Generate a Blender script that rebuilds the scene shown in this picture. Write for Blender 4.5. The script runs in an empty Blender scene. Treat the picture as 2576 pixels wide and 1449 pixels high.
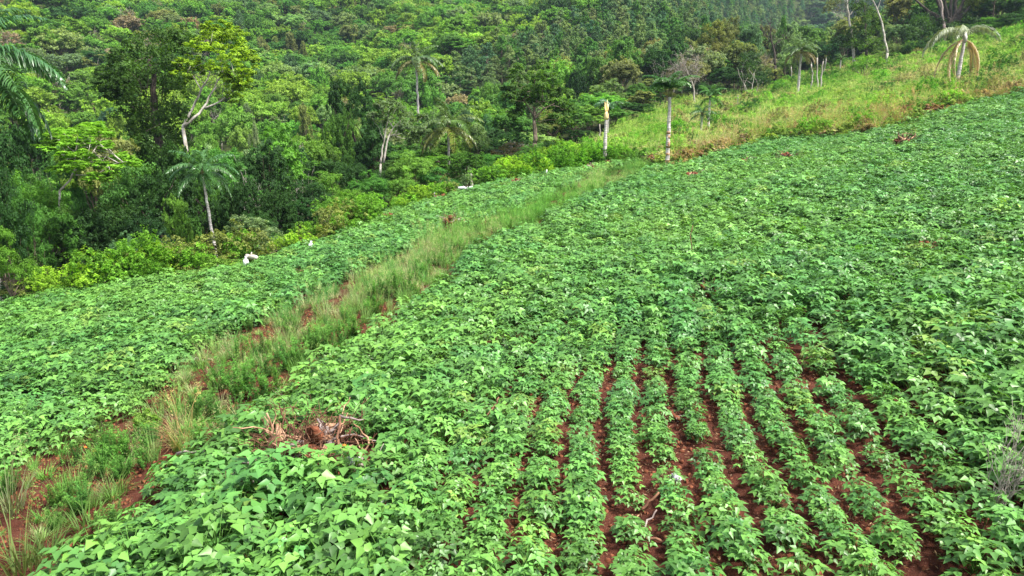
import bpy, math, random
import numpy as np
from mathutils import Vector, Matrix

# ------------------------------------------------------------------ camera, sky, sun, exposure
S = bpy.context.scene
COL = S.collection
CAMZ = 5.0
PITCH = math.radians(14.0)
cam_d = bpy.data.cameras.new('camera')
cam_d.sensor_width = 36.0
cam_d.lens = 24.0
cam_d.clip_start = 0.05
cam_d.clip_end = 4000
cam = bpy.data.objects.new('camera', cam_d)
COL.objects.link(cam)
cam.location = (0, 0, CAMZ)
cam.rotation_euler = (math.pi / 2 - PITCH, 0, 0)
S.camera = cam

SUN_EL, SUN_AZ = math.radians(60), math.radians(118)     # azimuth clockwise from +Y (view direction)
w = bpy.data.worlds.new('World')
S.world = w
w.use_nodes = True
nt = w.node_tree
nt.nodes.clear()
sky = nt.nodes.new('ShaderNodeTexSky')
sky.sky_type = 'NISHITA'
sky.sun_disc = False
sky.sun_elevation = SUN_EL
sky.sun_rotation = SUN_AZ
sky.air_density = 1.0
sky.dust_density = 3.0
hs = nt.nodes.new('ShaderNodeHueSaturation')
hs.inputs['Saturation'].default_value = 0.45          # bright thin cloud: a much whiter sky than clear air
bg = nt.nodes.new('ShaderNodeBackground')
bg.inputs['Strength'].default_value = 0.11
wo = nt.nodes.new('ShaderNodeOutputWorld')
nt.links.new(sky.outputs[0], hs.inputs['Color'])
nt.links.new(hs.outputs[0], bg.inputs[0])
nt.links.new(bg.outputs[0], wo.inputs[0])
sun_d = bpy.data.lights.new('sun', 'SUN')
sun_d.energy = 3.9
sun_d.angle = math.radians(8)
sun_d.color = (1.0, 0.955, 0.88)
sun = bpy.data.objects.new('sun', sun_d)
COL.objects.link(sun)
sdir = Vector((math.sin(SUN_AZ) * math.cos(SUN_EL), math.cos(SUN_AZ) * math.cos(SUN_EL), math.sin(SUN_EL)))
sun.rotation_euler = sdir.to_track_quat('Z', 'Y').to_euler()
sun.location = sdir * 300
S.view_settings.view_transform = 'Standard'
S.view_settings.look = 'None'
S.view_settings.exposure = 1.36
S.view_settings.gamma = 1
S.view_settings.use_curve_mapping = False
S.cycles.max_bounces = 6
S.cycles.diffuse_bounces = 3
S.cycles.glossy_bounces = 2
S.cycles.transmission_bounces = 3
S.cycles.volume_bounces = 0
S.cycles.use_denoising = True

# ------------------------------------------------------------------ terrain height and the maps between picture and ground
FPX = 1718.0                       # focal length in the 2576 x 1449 coordinates used to read the photograph
UC, VC = 1288.0, 724.5
CP, SP = math.cos(PITCH), math.sin(PITCH)


def sstep(a, b, x):
    t = np.clip((x - a) / (b - a), 0, 1)
    return t * t * (3 - 2 * t)


def splus(x, k):
    return k * np.logaddexp(0, x / k)


def h_open(x, y):
    x = np.asarray(x, float); y = np.asarray(y, float)
    xl = np.minimum(x, 0); xl = -60 + splus(xl + 60, 8)
    xr = np.clip(x, 0, 80)
    z = 0.14 * xl + 0.10 * xr + 0.0017 * xr * xr + 0.15 * np.maximum(x - 80, 0)
    z = z + 0.01 * np.clip(y, -60, 130)
    z = z + 0.10 * np.sin(x * 0.19 + 1.0) * np.sin(y * 0.16 + 0.4) + 0.05 * np.sin(x * 0.47 + y * 0.31)
    return z


EDGE = [(-90, 30), (-40, 27), (-21, 27.5), (-13.7, 28.5), (-11.4, 30), (-8.2, 36), (-4.7, 43.5), (0.3, 51), (4.5, 63),
        (13.9, 88), (25, 108), (35, 107), (50, 128), (61, 140), (71, 128), (72, 98), (96, 86), (150, 90)]
OPEN = np.array(EDGE + [(150, -60), (-90, -60)], float)


def in_poly(px, py, P):
    ins = np.zeros(np.shape(px), bool)
    n = len(P)
    for i in range(n):
        x0, y0 = P[i]; x1, y1 = P[(i + 1) % n]
        if y0 == y1:
            continue
        c = ((y0 > py) != (y1 > py)) & (px < (x1 - x0) * (py - y0) / (y1 - y0) + x0)
        ins ^= c
    return ins


def poly_dist(px, py, P, closed=False):
    d = np.full(np.shape(px), 1e9)
    n = len(P)
    for i in range(n if closed else n - 1):
        a = np.array(P[i], float); b = np.array(P[(i + 1) % n], float)
        ab = b - a
        t = np.clip(((px - a[0]) * ab[0] + (py - a[1]) * ab[1]) / max(ab @ ab, 1e-9), 0, 1)
        d = np.minimum(d, np.hypot(px - a[0] - t * ab[0], py - a[1] - t * ab[1]))
    return d


def out_dist(x, y):
    x = np.asarray(x, float); y = np.asarray(y, float)
    d = poly_dist(x, y, OPEN, True)
    return np.where(in_poly(x, y, OPEN), 0.0, d)


def H(x, y):
    x = np.asarray(x, float); y = np.asarray(y, float)
    D = out_dist(x, y)
    z = h_open(x, y) - 0.14 * (55 - splus(55 - D, 6) + splus(55 - 0, 6) - 55)
    r = np.hypot(x, y)
    az = np.degrees(np.arctan2(x, y))
    w1 = 1 - sstep(9, 24, az)
    w2 = sstep(6, 15, az)
    front = (y > 0)
    z = z + np.where(front, 0.30 * w1 * splus(r - 112, 16), 0)
    z = z + np.where(front, 0.52 * w2 * splus(r - 400, 30), 0)
    z = z - np.where(front, 0.10 * w2 * np.clip(splus(r - 170, 15), 0, 220) * sstep(0, 20, D), 0)
    und = sstep(60, 160, r) * (3.0 * np.sin(x * 0.045 + 1.3) * np.sin(y * 0.038) + 1.6 * np.sin(x * 0.11 + y * 0.05))
    return z + und * sstep(10, 50, D)


def ray(u, v):
    X = (u - UC) / FPX; Y = (VC - v) / FPX
    return np.array([X, CP + Y * SP, -SP + Y * CP])


def proj(x, y, z):
    x = np.asarray(x, float); y = np.asarray(y, float); z = np.asarray(z, float) - CAMZ
    Z = y * CP - z * SP
    Y = y * SP + z * CP
    Zs = np.where(Z > 0.1, Z, 0.1)
    return UC + FPX * x / Zs, VC - FPX * Y / Zs, Z


def ground(u, v, h=None):
    """the point of the open ground seen at (u, v)"""
    d = ray(u, v)
    f = h or h_open
    t = 2.0
    p = None
    while t < 400:
        q = d * t
        if q[2] + CAMZ < float(f(q[0], q[1])):
            lo, hi = (p if p else 0.5), t
            for _ in range(30):
                m = (lo + hi) / 2
                q = d * m
                if q[2] + CAMZ < float(f(q[0], q[1])):
                    hi = m
                else:
                    lo = m
            q = d * hi
            return np.array([q[0], q[1]])
        p = t
        t *= 1.03
    q = d * 150
    return np.array([q[0], q[1]])


def gpoly(pts):
    return np.array([ground(*p) for p in pts])


# ------------------------------------------------------------------ object helpers
def tag(o, label=None, cat=None, group=None, kind=None):
    if label: o['label'] = label
    if cat: o['category'] = cat
    if group: o['group'] = group
    if kind: o['kind'] = kind
    return o


def link(o, parent=None):
    COL.objects.link(o)
    if parent is not None:
        o.parent = parent
    return o


def empty(name, loc, rz=0.0, sc=1.0):
    o = bpy.data.objects.new(name, None)
    o.empty_display_size = 0.2
    o.location = loc
    o.rotation_euler = (0, 0, rz)
    o.scale = (sc, sc, sc) if np.isscalar(sc) else sc
    return link(o)


class MB:
    """collects vertices, faces, one 'shade' number per face and material slots"""
    def __init__(s):
        s.v = []; s.f = []; s.n = 0

    def add(s, V, F, var=0.5, mat=0):
        V = np.asarray(V, np.float32); F = np.asarray(F, np.int64)
        if len(F) == 0:
            return
        s.v.append(V)
        var = np.broadcast_to(np.asarray(var, np.float32), (len(F),))
        s.f.append((F + s.n, var, np.full(len(F), mat, np.int32)))
        s.n += len(V)

    def mesh(s, name, mats, smooth=False):
        me = bpy.data.meshes.new(name)
        V = np.concatenate(s.v)
        me.vertices.add(len(V))
        me.vertices.foreach_set('co', V.ravel())
        loops = np.concatenate([f.ravel() for f, _, _ in s.f]).astype(np.int32)
        cnt = np.concatenate([np.full(len(f), f.shape[1]) for f, _, _ in s.f])
        start = np.concatenate([[0], np.cumsum(cnt)[:-1]]).astype(np.int32)
        me.loops.add(len(loops))
        me.loops.foreach_set('vertex_index', loops)
        me.polygons.add(len(cnt))
        me.polygons.foreach_set('loop_start', start)
        me.polygons.foreach_set('material_index', np.concatenate([m for _, _, m in s.f]))
        if smooth:
            me.polygons.foreach_set('use_smooth', np.ones(len(cnt), bool))
        a = me.attributes.new('shade', 'FLOAT', 'FACE')
        a.data.foreach_set('value', np.concatenate([x for _, x, _ in s.f]).astype(np.float32))
        for m in (mats if isinstance(mats, (list, tuple)) else [mats]):
            me.materials.append(m)
        me.update(calc_edges=True)
        me.validate()
        return me

    def build(s, name, mats, parent=None, smooth=False):
        return link(bpy.data.objects.new(name, s.mesh(name, mats, smooth)), parent)


def norm(a):
    return a / np.maximum(np.linalg.norm(a, axis=-1, keepdims=True), 1e-9)


def tube(P, R, sides=6, cap=True):
    P = np.asarray(P, float); R = np.asarray(R, float)
    k = len(P)
    T = norm(np.gradient(P, axis=0))
    ref = np.array([0.31, 0.22, 0.92]) if abs(T[0][2]) < 0.8 else np.array([0.9, 0.3, 0.1])
    V = []
    for i in range(k):
        a = norm(np.cross(T[i], ref)); b = np.cross(T[i], a)
        an = np.arange(sides) * 2 * math.pi / sides
        V.append(P[i] + R[i] * (np.cos(an)[:, None] * a + np.sin(an)[:, None] * b))
    V = np.concatenate(V)
    F = []
    for i in range(k - 1):
        for j in range(sides):
            j2 = (j + 1) % sides
            F.append((i * sides + j, i * sides + j2, (i + 1) * sides + j2, (i + 1) * sides + j))
    V = np.concatenate([V, P[:1], P[-1:]])
    n = k * sides
    if cap:
        for j in range(sides):
            j2 = (j + 1) % sides
            F.append((n, j2, j, j))
            F.append((n + 1, (k - 1) * sides + j, (k - 1) * sides + j2, (k - 1) * sides + j2))
    quads = np.array([f for f in F if f[2] != f[3]])
    tris = np.array([f[:3] for f in F if f[2] == f[3]])
    return V, quads, tris


def add_tube(mb, P, R, sides=6, var=0.5, mat=0):
    V, q, t = tube(P, R, sides)
    mb.add(V, q, var, mat)
    if len(t):
        s = MB.add
        F = t
        mb.f.append((F + (mb.n - len(V)), np.full(len(F), var, np.float32), np.full(len(F), mat, np.int32)))


def curve(p0, p1, rng, n=6, wob=0.08, sag=0.0):
    p0 = np.asarray(p0, float); p1 = np.asarray(p1, float)
    t = np.linspace(0, 1, n)[:, None]
    L = np.linalg.norm(p1 - p0)
    P = p0 + (p1 - p0) * t
    off = rng.normal(0, 1, (n, 3)) * wob * L * np.sin(math.pi * t)
    P = P + off
    P[:, 2] += (sag * L * np.sin(math.pi * t))[:, 0]
    return P


# ------------------------------------------------------------------ materials
def new_mat(name):
    m = bpy.data.materials.new(name)
    m.use_nodes = True
    m.node_tree.nodes.clear()
    return m, m.node_tree.nodes, m.node_tree.links


def rgb(c):
    return (c[0], c[1], c[2], 1)


def leaf_mat(name, trans=0.35, rough=0.45, spec=0.4, lo=0.55, hi=1.45, yellow=0.35):
    """leaf colour = the thing's own 'tint', varied leaf by leaf through 'shade'"""
    m, N, L = new_mat(name)
    at = N.new('ShaderNodeAttribute'); at.attribute_type = 'INSTANCER'; at.attribute_name = 'tint'
    sh = N.new('ShaderNodeAttribute'); sh.attribute_type = 'GEOMETRY'; sh.attribute_name = 'shade'
    mr = N.new('ShaderNodeMapRange'); mr.inputs['To Min'].default_value = lo; mr.inputs['To Max'].default_value = hi
    L.new(sh.outputs['Fac'], mr.inputs['Value'])
    mul = N.new('ShaderNodeVectorMath'); mul.operation = 'SCALE'
    L.new(at.outputs['Vector'], mul.inputs[0]); L.new(mr.outputs[0], mul.inputs['Scale'])
    yel = N.new('ShaderNodeVectorMath'); yel.operation = 'MULTIPLY'; yel.inputs[1].default_value = (1.45, 1.15, 0.75)
    L.new(mul.outputs[0], yel.inputs[0])
    ym = N.new('ShaderNodeMath'); ym.operation = 'MULTIPLY'; ym.inputs[1].default_value = yellow
    L.new(sh.outputs['Fac'], ym.inputs[0])
    mix = N.new('ShaderNodeMix'); mix.data_type = 'RGBA'
    L.new(ym.outputs[0], mix.inputs['Factor'])
    L.new(mul.outputs[0], mix.inputs['A']); L.new(yel.outputs[0], mix.inputs['B'])
    p = N.new('ShaderNodeBsdfPrincipled')
    p.inputs['Roughness'].default_value = rough
    p.inputs['Specular IOR Level'].default_value = spec
    L.new(mix.outputs['Result'], p.inputs['Base Color'])
    t = N.new('ShaderNodeBsdfTranslucent')
    tc = N.new('ShaderNodeVectorMath'); tc.operation = 'MULTIPLY'; tc.inputs[1].default_value = (1.5, 1.5, 0.7)
    L.new(mix.outputs['Result'], tc.inputs[0]); L.new(tc.outputs[0], t.inputs['Color'])
    ms = N.new('ShaderNodeMixShader'); ms.inputs[0].default_value = trans
    L.new(p.outputs[0], ms.inputs[1]); L.new(t.outputs[0], ms.inputs[2])
    o = N.new('ShaderNodeOutputMaterial')
    L.new(ms.outputs[0], o.inputs['Surface'])
    return m


def bark_mat(name, c1, c2, scale=6.0, rough=0.85, bump=0.4):
    m, N, L = new_mat(name)
    tc = N.new('ShaderNodeTexCoord')
    mp = N.new('ShaderNodeMapping'); mp.inputs['Scale'].default_value = (1, 1, 0.35)
    L.new(tc.outputs['Object'], mp.inputs[0])
    n = N.new('ShaderNodeTexNoise'); n.inputs['Scale'].default_value = scale; n.inputs['Detail'].default_value = 6
    L.new(mp.outputs[0], n.inputs['Vector'])
    r = N.new('ShaderNodeValToRGB')
    r.color_ramp.elements[0].position = 0.35; r.color_ramp.elements[0].color = rgb(c1)
    r.color_ramp.elements[1].position = 0.65; r.color_ramp.elements[1].color = rgb(c2)
    L.new(n.outputs[0], r.inputs[0])
    p = N.new('ShaderNodeBsdfPrincipled'); p.inputs['Roughness'].default_value = rough
    p.inputs['Specular IOR Level'].default_value = 0.2
    L.new(r.outputs[0], p.inputs['Base Color'])
    b = N.new('ShaderNodeBump'); b.inputs['Strength'].default_value = bump; b.inputs['Distance'].default_value = 0.03
    L.new(n.outputs[0], b.inputs['Height']); L.new(b.outputs[0], p.inputs['Normal'])
    o = N.new('ShaderNodeOutputMaterial'); L.new(p.outputs[0], o.inputs['Surface'])
    return m


M_LEAF = leaf_mat('tree_leaf', trans=0.4, rough=0.6, spec=0.2, lo=0.45, hi=1.6)
M_BEAN = leaf_mat('bean_leaf', trans=0.20, rough=0.42, spec=0.4, lo=0.40, hi=1.5, yellow=0.3)  # wide random leaf tones also stand in for shadow contrast between leaves
M_GRASS = leaf_mat('grass_blade', trans=0.3, rough=0.55, spec=0.2, lo=0.6, hi=1.5, yellow=0.35)
M_FROND = leaf_mat('palm_leaflet', trans=0.2, rough=0.35, spec=0.5, lo=0.6, hi=1.4, yellow=0.3)
M_BARK = bark_mat('bark_brown', (0.07, 0.05, 0.035), (0.20, 0.16, 0.12))
M_DARKBARK = bark_mat('bark_dark', (0.03, 0.024, 0.02), (0.10, 0.08, 0.065))
M_PALE = bark_mat('bark_pale', (0.24, 0.21, 0.17), (0.55, 0.51, 0.45), scale=5)
M_TWIG = bark_mat('twig_grey', (0.22, 0.19, 0.16), (0.42, 0.38, 0.33))
M_PALMBARK = bark_mat('palm_trunk', (0.34, 0.30, 0.28), (0.66, 0.61, 0.58), scale=7)
M_ROOT = bark_mat('root_wood', (0.07, 0.03, 0.02), (0.24, 0.12, 0.07), scale=9)
M_SPLIT = bark_mat('split_wood', (0.22, 0.11, 0.06), (0.52, 0.33, 0.21), scale=9)
M_GREYWOOD = bark_mat('weathered_wood', (0.14, 0.10, 0.09), (0.38, 0.31, 0.28), scale=9)
M_CHAR = bark_mat('charred_wood', (0.02, 0.016, 0.014), (0.07, 0.05, 0.045), scale=9)
M_WHITE = bark_mat('white_plastic', (0.62, 0.63, 0.66), (0.85, 0.85, 0.86), scale=12, rough=0.5)
M_BAG = bark_mat('grey_bag', (0.30, 0.28, 0.38), (0.75, 0.74, 0.80), scale=25, rough=0.4)
M_ORANGE = bark_mat('orange_skin', (0.75, 0.14, 0.02), (0.85, 0.25, 0.04), scale=8, rough=0.5)
M_CUT = bark_mat('fresh_palm_wood', (0.75, 0.48, 0.16), (0.88, 0.72, 0.40), scale=8)
M_SOILCLOD = bark_mat('red_clod', (0.09, 0.026, 0.012), (0.22, 0.08, 0.04), scale=14, rough=0.95)


def soil_material():
    m, N, L = new_mat('red_soil_and_litter')
    tc = N.new('ShaderNodeTexCoord')
    n1 = N.new('ShaderNodeTexNoise'); n1.inputs['Scale'].default_value = 2.2; n1.inputs['Detail'].default_value = 12; n1.inputs['Roughness'].default_value = 0.7
    L.new(tc.outputs['Object'], n1.inputs['Vector'])
    r = N.new('ShaderNodeValToRGB')
    e = r.color_ramp.elements
    e[0].position = 0.3; e[0].color = (0.036, 0.012, 0.008, 1)
    e[1].position = 0.72; e[1].color = (0.135, 0.052, 0.032, 1)
    x = e.new(0.5); x.color = (0.080, 0.026, 0.016, 1)
    L.new(n1.outputs[0], r.inputs[0])
    n2 = N.new('ShaderNodeTexNoise'); n2.inputs['Scale'].default_value = 38; n2.inputs['Detail'].default_value = 6
    L.new(tc.outputs['Object'], n2.inputs['Vector'])
    st = N.new('ShaderNodeMapRange'); st.inputs['From Min'].default_value = 0.64; st.inputs['From Max'].default_value = 0.72
    L.new(n2.outputs[0], st.inputs['Value'])
    mx = N.new('ShaderNodeMix'); mx.data_type = 'RGBA'; mx.inputs['B'].default_value = (0.24, 0.14, 0.10, 1)
    L.new(st.outputs[0], mx.inputs['Factor']); L.new(r.outputs[0], mx.inputs['A'])
    # ground kinds: 0 red field soil, 1 leaf litter and low growth
    at = N.new('ShaderNodeAttribute'); at.attribute_name = 'litter'
    n3 = N.new('ShaderNodeTexNoise'); n3.inputs['Scale'].default_value = 1.3; n3.inputs['Detail'].default_value = 8
    L.new(tc.outputs['Object'], n3.inputs['Vector'])
    r3 = N.new('ShaderNodeValToRGB')
    r3.color_ramp.elements[0].position = 0.35; r3.color_ramp.elements[0].color = (0.022, 0.032, 0.010, 1)
    r3.color_ramp.elements[1].position = 0.7; r3.color_ramp.elements[1].color = (0.065, 0.085, 0.026, 1)
    L.new(n3.outputs[0], r3.inputs[0])
    mx2 = N.new('ShaderNodeMix'); mx2.data_type = 'RGBA'
    L.new(at.outputs['Fac'], mx2.inputs['Factor']); L.new(mx.outputs['Result'], mx2.inputs['A']); L.new(r3.outputs[0], mx2.inputs['B'])
    p = N.new('ShaderNodeBsdfPrincipled'); p.inputs['Roughness'].default_value = 0.95; p.inputs['Specular IOR Level'].default_value = 0.1
    L.new(mx2.outputs['Result'], p.inputs['Base Color'])
    add = N.new('ShaderNodeMath'); add.operation = 'ADD'
    L.new(n1.outputs[0], add.inputs[0]); L.new(n2.outputs[0], add.inputs[1])
    b = N.new('ShaderNodeBump'); b.inputs['Strength'].default_value = 0.9; b.inputs['Distance'].default_value = 0.05
    L.new(add.outputs[0], b.inputs['Height']); L.new(b.outputs[0], p.inputs['Normal'])
    o = N.new('ShaderNodeOutputMaterial'); L.new(p.outputs[0], o.inputs['Surface'])
    return m


# ------------------------------------------------------------------ areas read from the photograph, laid on the ground
STRIP_L = [(-250, 1330), (-60, 1240), (60, 1185), (230, 1095), (330, 1060), (390, 1010), (470, 940), (520, 895), (620, 840), (720, 785), (860, 722), (1000, 655),
           (1080, 605), (1230, 562), (1330, 522), (1400, 492), (1480, 457), (1560, 428), (1620, 414)]
STRIP_R = [(60, 1560), (170, 1455), (340, 1300), (430, 1205), (520, 1135), (620, 1065), (700, 1005), (790, 945), (880, 892), (950, 825), (1040, 775), (1110, 722),
           (1170, 645), (1250, 602), (1340, 572), (1440, 522), (1520, 482), (1620, 442), (1690, 428)]
MAIN_TOP = [(1690, 428), (1750, 400), (1830, 388), (1900, 368), (2000, 352), (2100, 352), (2230, 335), (2350, 295), (2450, 265), (2576, 240), (2800, 190)]
LEFT_TOP = [(-300, 830), (0, 778), (150, 752), (300, 737), (450, 712), (640, 675), (780, 633), (900, 592), (1000, 533), (1080, 508), (1180, 488), (1300, 464), (1440, 437),
            (1520, 423), (1620, 412)]
g_SL, g_SR, g_MT, g_LT = gpoly(STRIP_L), gpoly(STRIP_R), gpoly(MAIN_TOP), gpoly(LEFT_TOP)
P_STRIP = np.concatenate([g_SL, g_SR[::-1]])
P_MAIN = np.concatenate([g_SR, g_MT, [[60, 5], [40, -12], [-4.5, -12], [-4.0, 3]]])
P_LEFT = np.concatenate([g_LT, g_SL[::-1], [[-22, 3], [-45, 5], [-48, 22]]])

# ------------------------------------------------------------------ the ground sheet
def make_ground():
    nx, ny = 520, 560
    u = np.linspace(-1, 1, nx); v = np.linspace(-0.22, 1, ny)
    gx = 900 * np.sinh(5.2 * u) / math.sinh(5.2)
    gy = 900 * np.sinh(5.2 * v) / math.sinh(5.2)
    X, Y = np.meshgrid(gx, gy)
    Z = H(X, Y)
    rr = np.hypot(X, Y)
    rg = np.random.default_rng(5)
    Z = Z + (rg.random(Z.shape) - 0.5) * 0.05 * (rr < 40)
    V = np.stack([X, Y, Z], -1).reshape(-1, 3)
    i = np.arange(nx * ny).reshape(ny, nx)
    F = np.stack([i[:-1, :-1], i[:-1, 1:], i[1:, 1:], i[1:, :-1]], -1).reshape(-1, 4)
    mb = MB(); mb.add(V, F)
    o = mb.build('ground', soil_material(), smooth=True)
    field = in_poly(X, Y, P_MAIN) | in_poly(X, Y, P_LEFT) | in_poly(X, Y, P_STRIP)
    d = np.minimum(poly_dist(X, Y, P_MAIN, True), poly_dist(X, Y, P_LEFT, True))
    lit = np.where(field, 0.0, np.clip(d / 1.2, 0, 1))
    a = o.data.attributes.new('litter', 'FLOAT', 'POINT')
    a.data.foreach_set('value', lit.ravel().astype(np.float32))
    tag(o, kind='structure')
    return o


make_ground()

# ------------------------------------------------------------------ plant builders
def leaf_quads(rng, P, Nn, L, W, droop=0.0, fold=0.12):
    n = len(P)
    R = norm(rng.normal(0, 1, (n, 3)))
    T = np.cross(Nn, R)
    T[:, 2] -= droop
    T = norm(T)
    B = norm(np.cross(Nn, T))
    L = np.asarray(L).reshape(-1, 1) * rng.uniform(0.7, 1.3, (n, 1)); Wd = np.asarray(W).reshape(-1, 1) * rng.uniform(0.7, 1.3, (n, 1))
    V = np.stack([P - T * L / 2, P + B * Wd / 2 + Nn * fold * Wd - T * L * 0.08, P + T * L / 2, P - B * Wd / 2 + Nn * fold * Wd - T * L * 0.08], 1).reshape(-1, 3)
    F = np.arange(4 * n).reshape(n, 4)
    return V, F


def crown_mesh(rng, clumps, sub=10, leaves=30, L=0.3, W=0.2, droop=0.0, up=0.7, flat=0.8, name='crown', shell=0.55):
    """clumps: rows of (x, y, z, rx, rz); each breaks into smaller sprays of separate leaves"""
    mb = MB()
    C = np.asarray(clumps, float)
    nc = len(C)
    d = norm(rng.normal(0, 1, (nc, sub, 3)))
    d[..., 2] = np.where(rng.random((nc, sub)) < 0.65, np.abs(d[..., 2]), d[..., 2])
    rad = np.stack([C[:, 3], C[:, 3], C[:, 4]], -1)[:, None, :]
    sc = C[:, None, :3] + d * rad * rng.uniform(shell, 1.0, (nc, sub, 1))
    sr = rad * rng.uniform(0.26, 0.48, (nc, sub, 1))
    cshade = rng.normal(0, 0.13, (nc, 1)) + rng.normal(0, 0.12, (nc, sub))
    d2 = norm(rng.normal(0, 1, (nc, sub, leaves, 3)))
    P = sc[:, :, None, :] + d2 * sr[:, :, None, :] * rng.uniform(0.3, 1.0, (nc, sub, leaves, 1)) * np.array([1, 1, flat])
    Nn = norm(0.5 * d2 + 0.45 * d[:, :, None, :] + np.array([0, 0, up]) + 0.45 * rng.normal(0, 1, d2.shape))
    sh = np.clip(0.5 + cshade[:, :, None] + rng.normal(0, 0.14, (nc, sub, leaves)), 0, 1).reshape(-1)
    V, F = leaf_quads(rng, P.reshape(-1, 3), Nn.reshape(-1, 3), L, W, droop)
    mb.add(V, F, sh)
    return mb


def lay_round(rng, R, Hc, z0, n, k=0.32):
    """clump centres over an uneven dome between z0 and z0 + Hc"""
    out = []
    lob = rng.normal(0, 1, (5, 3)); lob = norm(lob)
    for i in range(n):
        d = norm(rng.normal(0, 1, 3))
        if d[2] < -0.35:
            d[2] = -d[2]
        bump = 1 + 0.22 * max(0, max(float(d @ l) for l in lob) - 0.6) / 0.4 - 0.08
        s = rng.uniform(0.62, 0.88) * bump if rng.random() < 0.8 else rng.uniform(0.2, 0.6)
        r = R * k * rng.uniform(0.75, 1.3)
        out.append((d[0] * R * s, d[1] * R * s, z0 + Hc * 0.45 + d[2] * Hc * 0.5 * s, r, r * 0.8))
    return out


def limbs(rng, mb, clumps, base_h, r0, n=7, lean=(0, 0), sides=6, fork=None, wob=0.06, mat=0):
    """a trunk and limbs that reach into the clumps"""
    C = np.asarray(clumps)
    top = np.array([lean[0] * base_h, lean[1] * base_h, base_h])
    P = curve((0, 0, -0.4), top, rng, 6, wob * 0.5)
    add_tube(mb, P, np.linspace(r0 * 1.15, r0 * 0.75, 6), 8)
    idx = rng.permutation(len(C))[:n]
    for i in idx:
        e = C[i, :3] + (0, 0, C[i, 4] * 0.3)
        m = P[-1] + (e - P[-1]) * 0.45 + np.array([0, 0, -0.05 * np.linalg.norm(e - P[-1])]) + rng.normal(0, 0.05 * np.linalg.norm(e - P[-1]), 3)
        A = np.concatenate([curve(P[-1], m, rng, 4, 0.05), curve(m, e, rng, 4, 0.06)[1:]])
        add_tube(mb, A, np.linspace(r0 * 0.5, r0 * 0.08, len(A)), 5)
        j = idx[rng.integers(len(idx))]
        e2 = C[j, :3] * 0.5 + e * 0.5 + rng.normal(0, C[i, 3] * 0.6, 3)
        add_tube(mb, curve(A[3], e2, rng, 5, 0.07), np.linspace(r0 * 0.26, r0 * 0.04, 5), 4)


SP_ = {}


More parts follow.
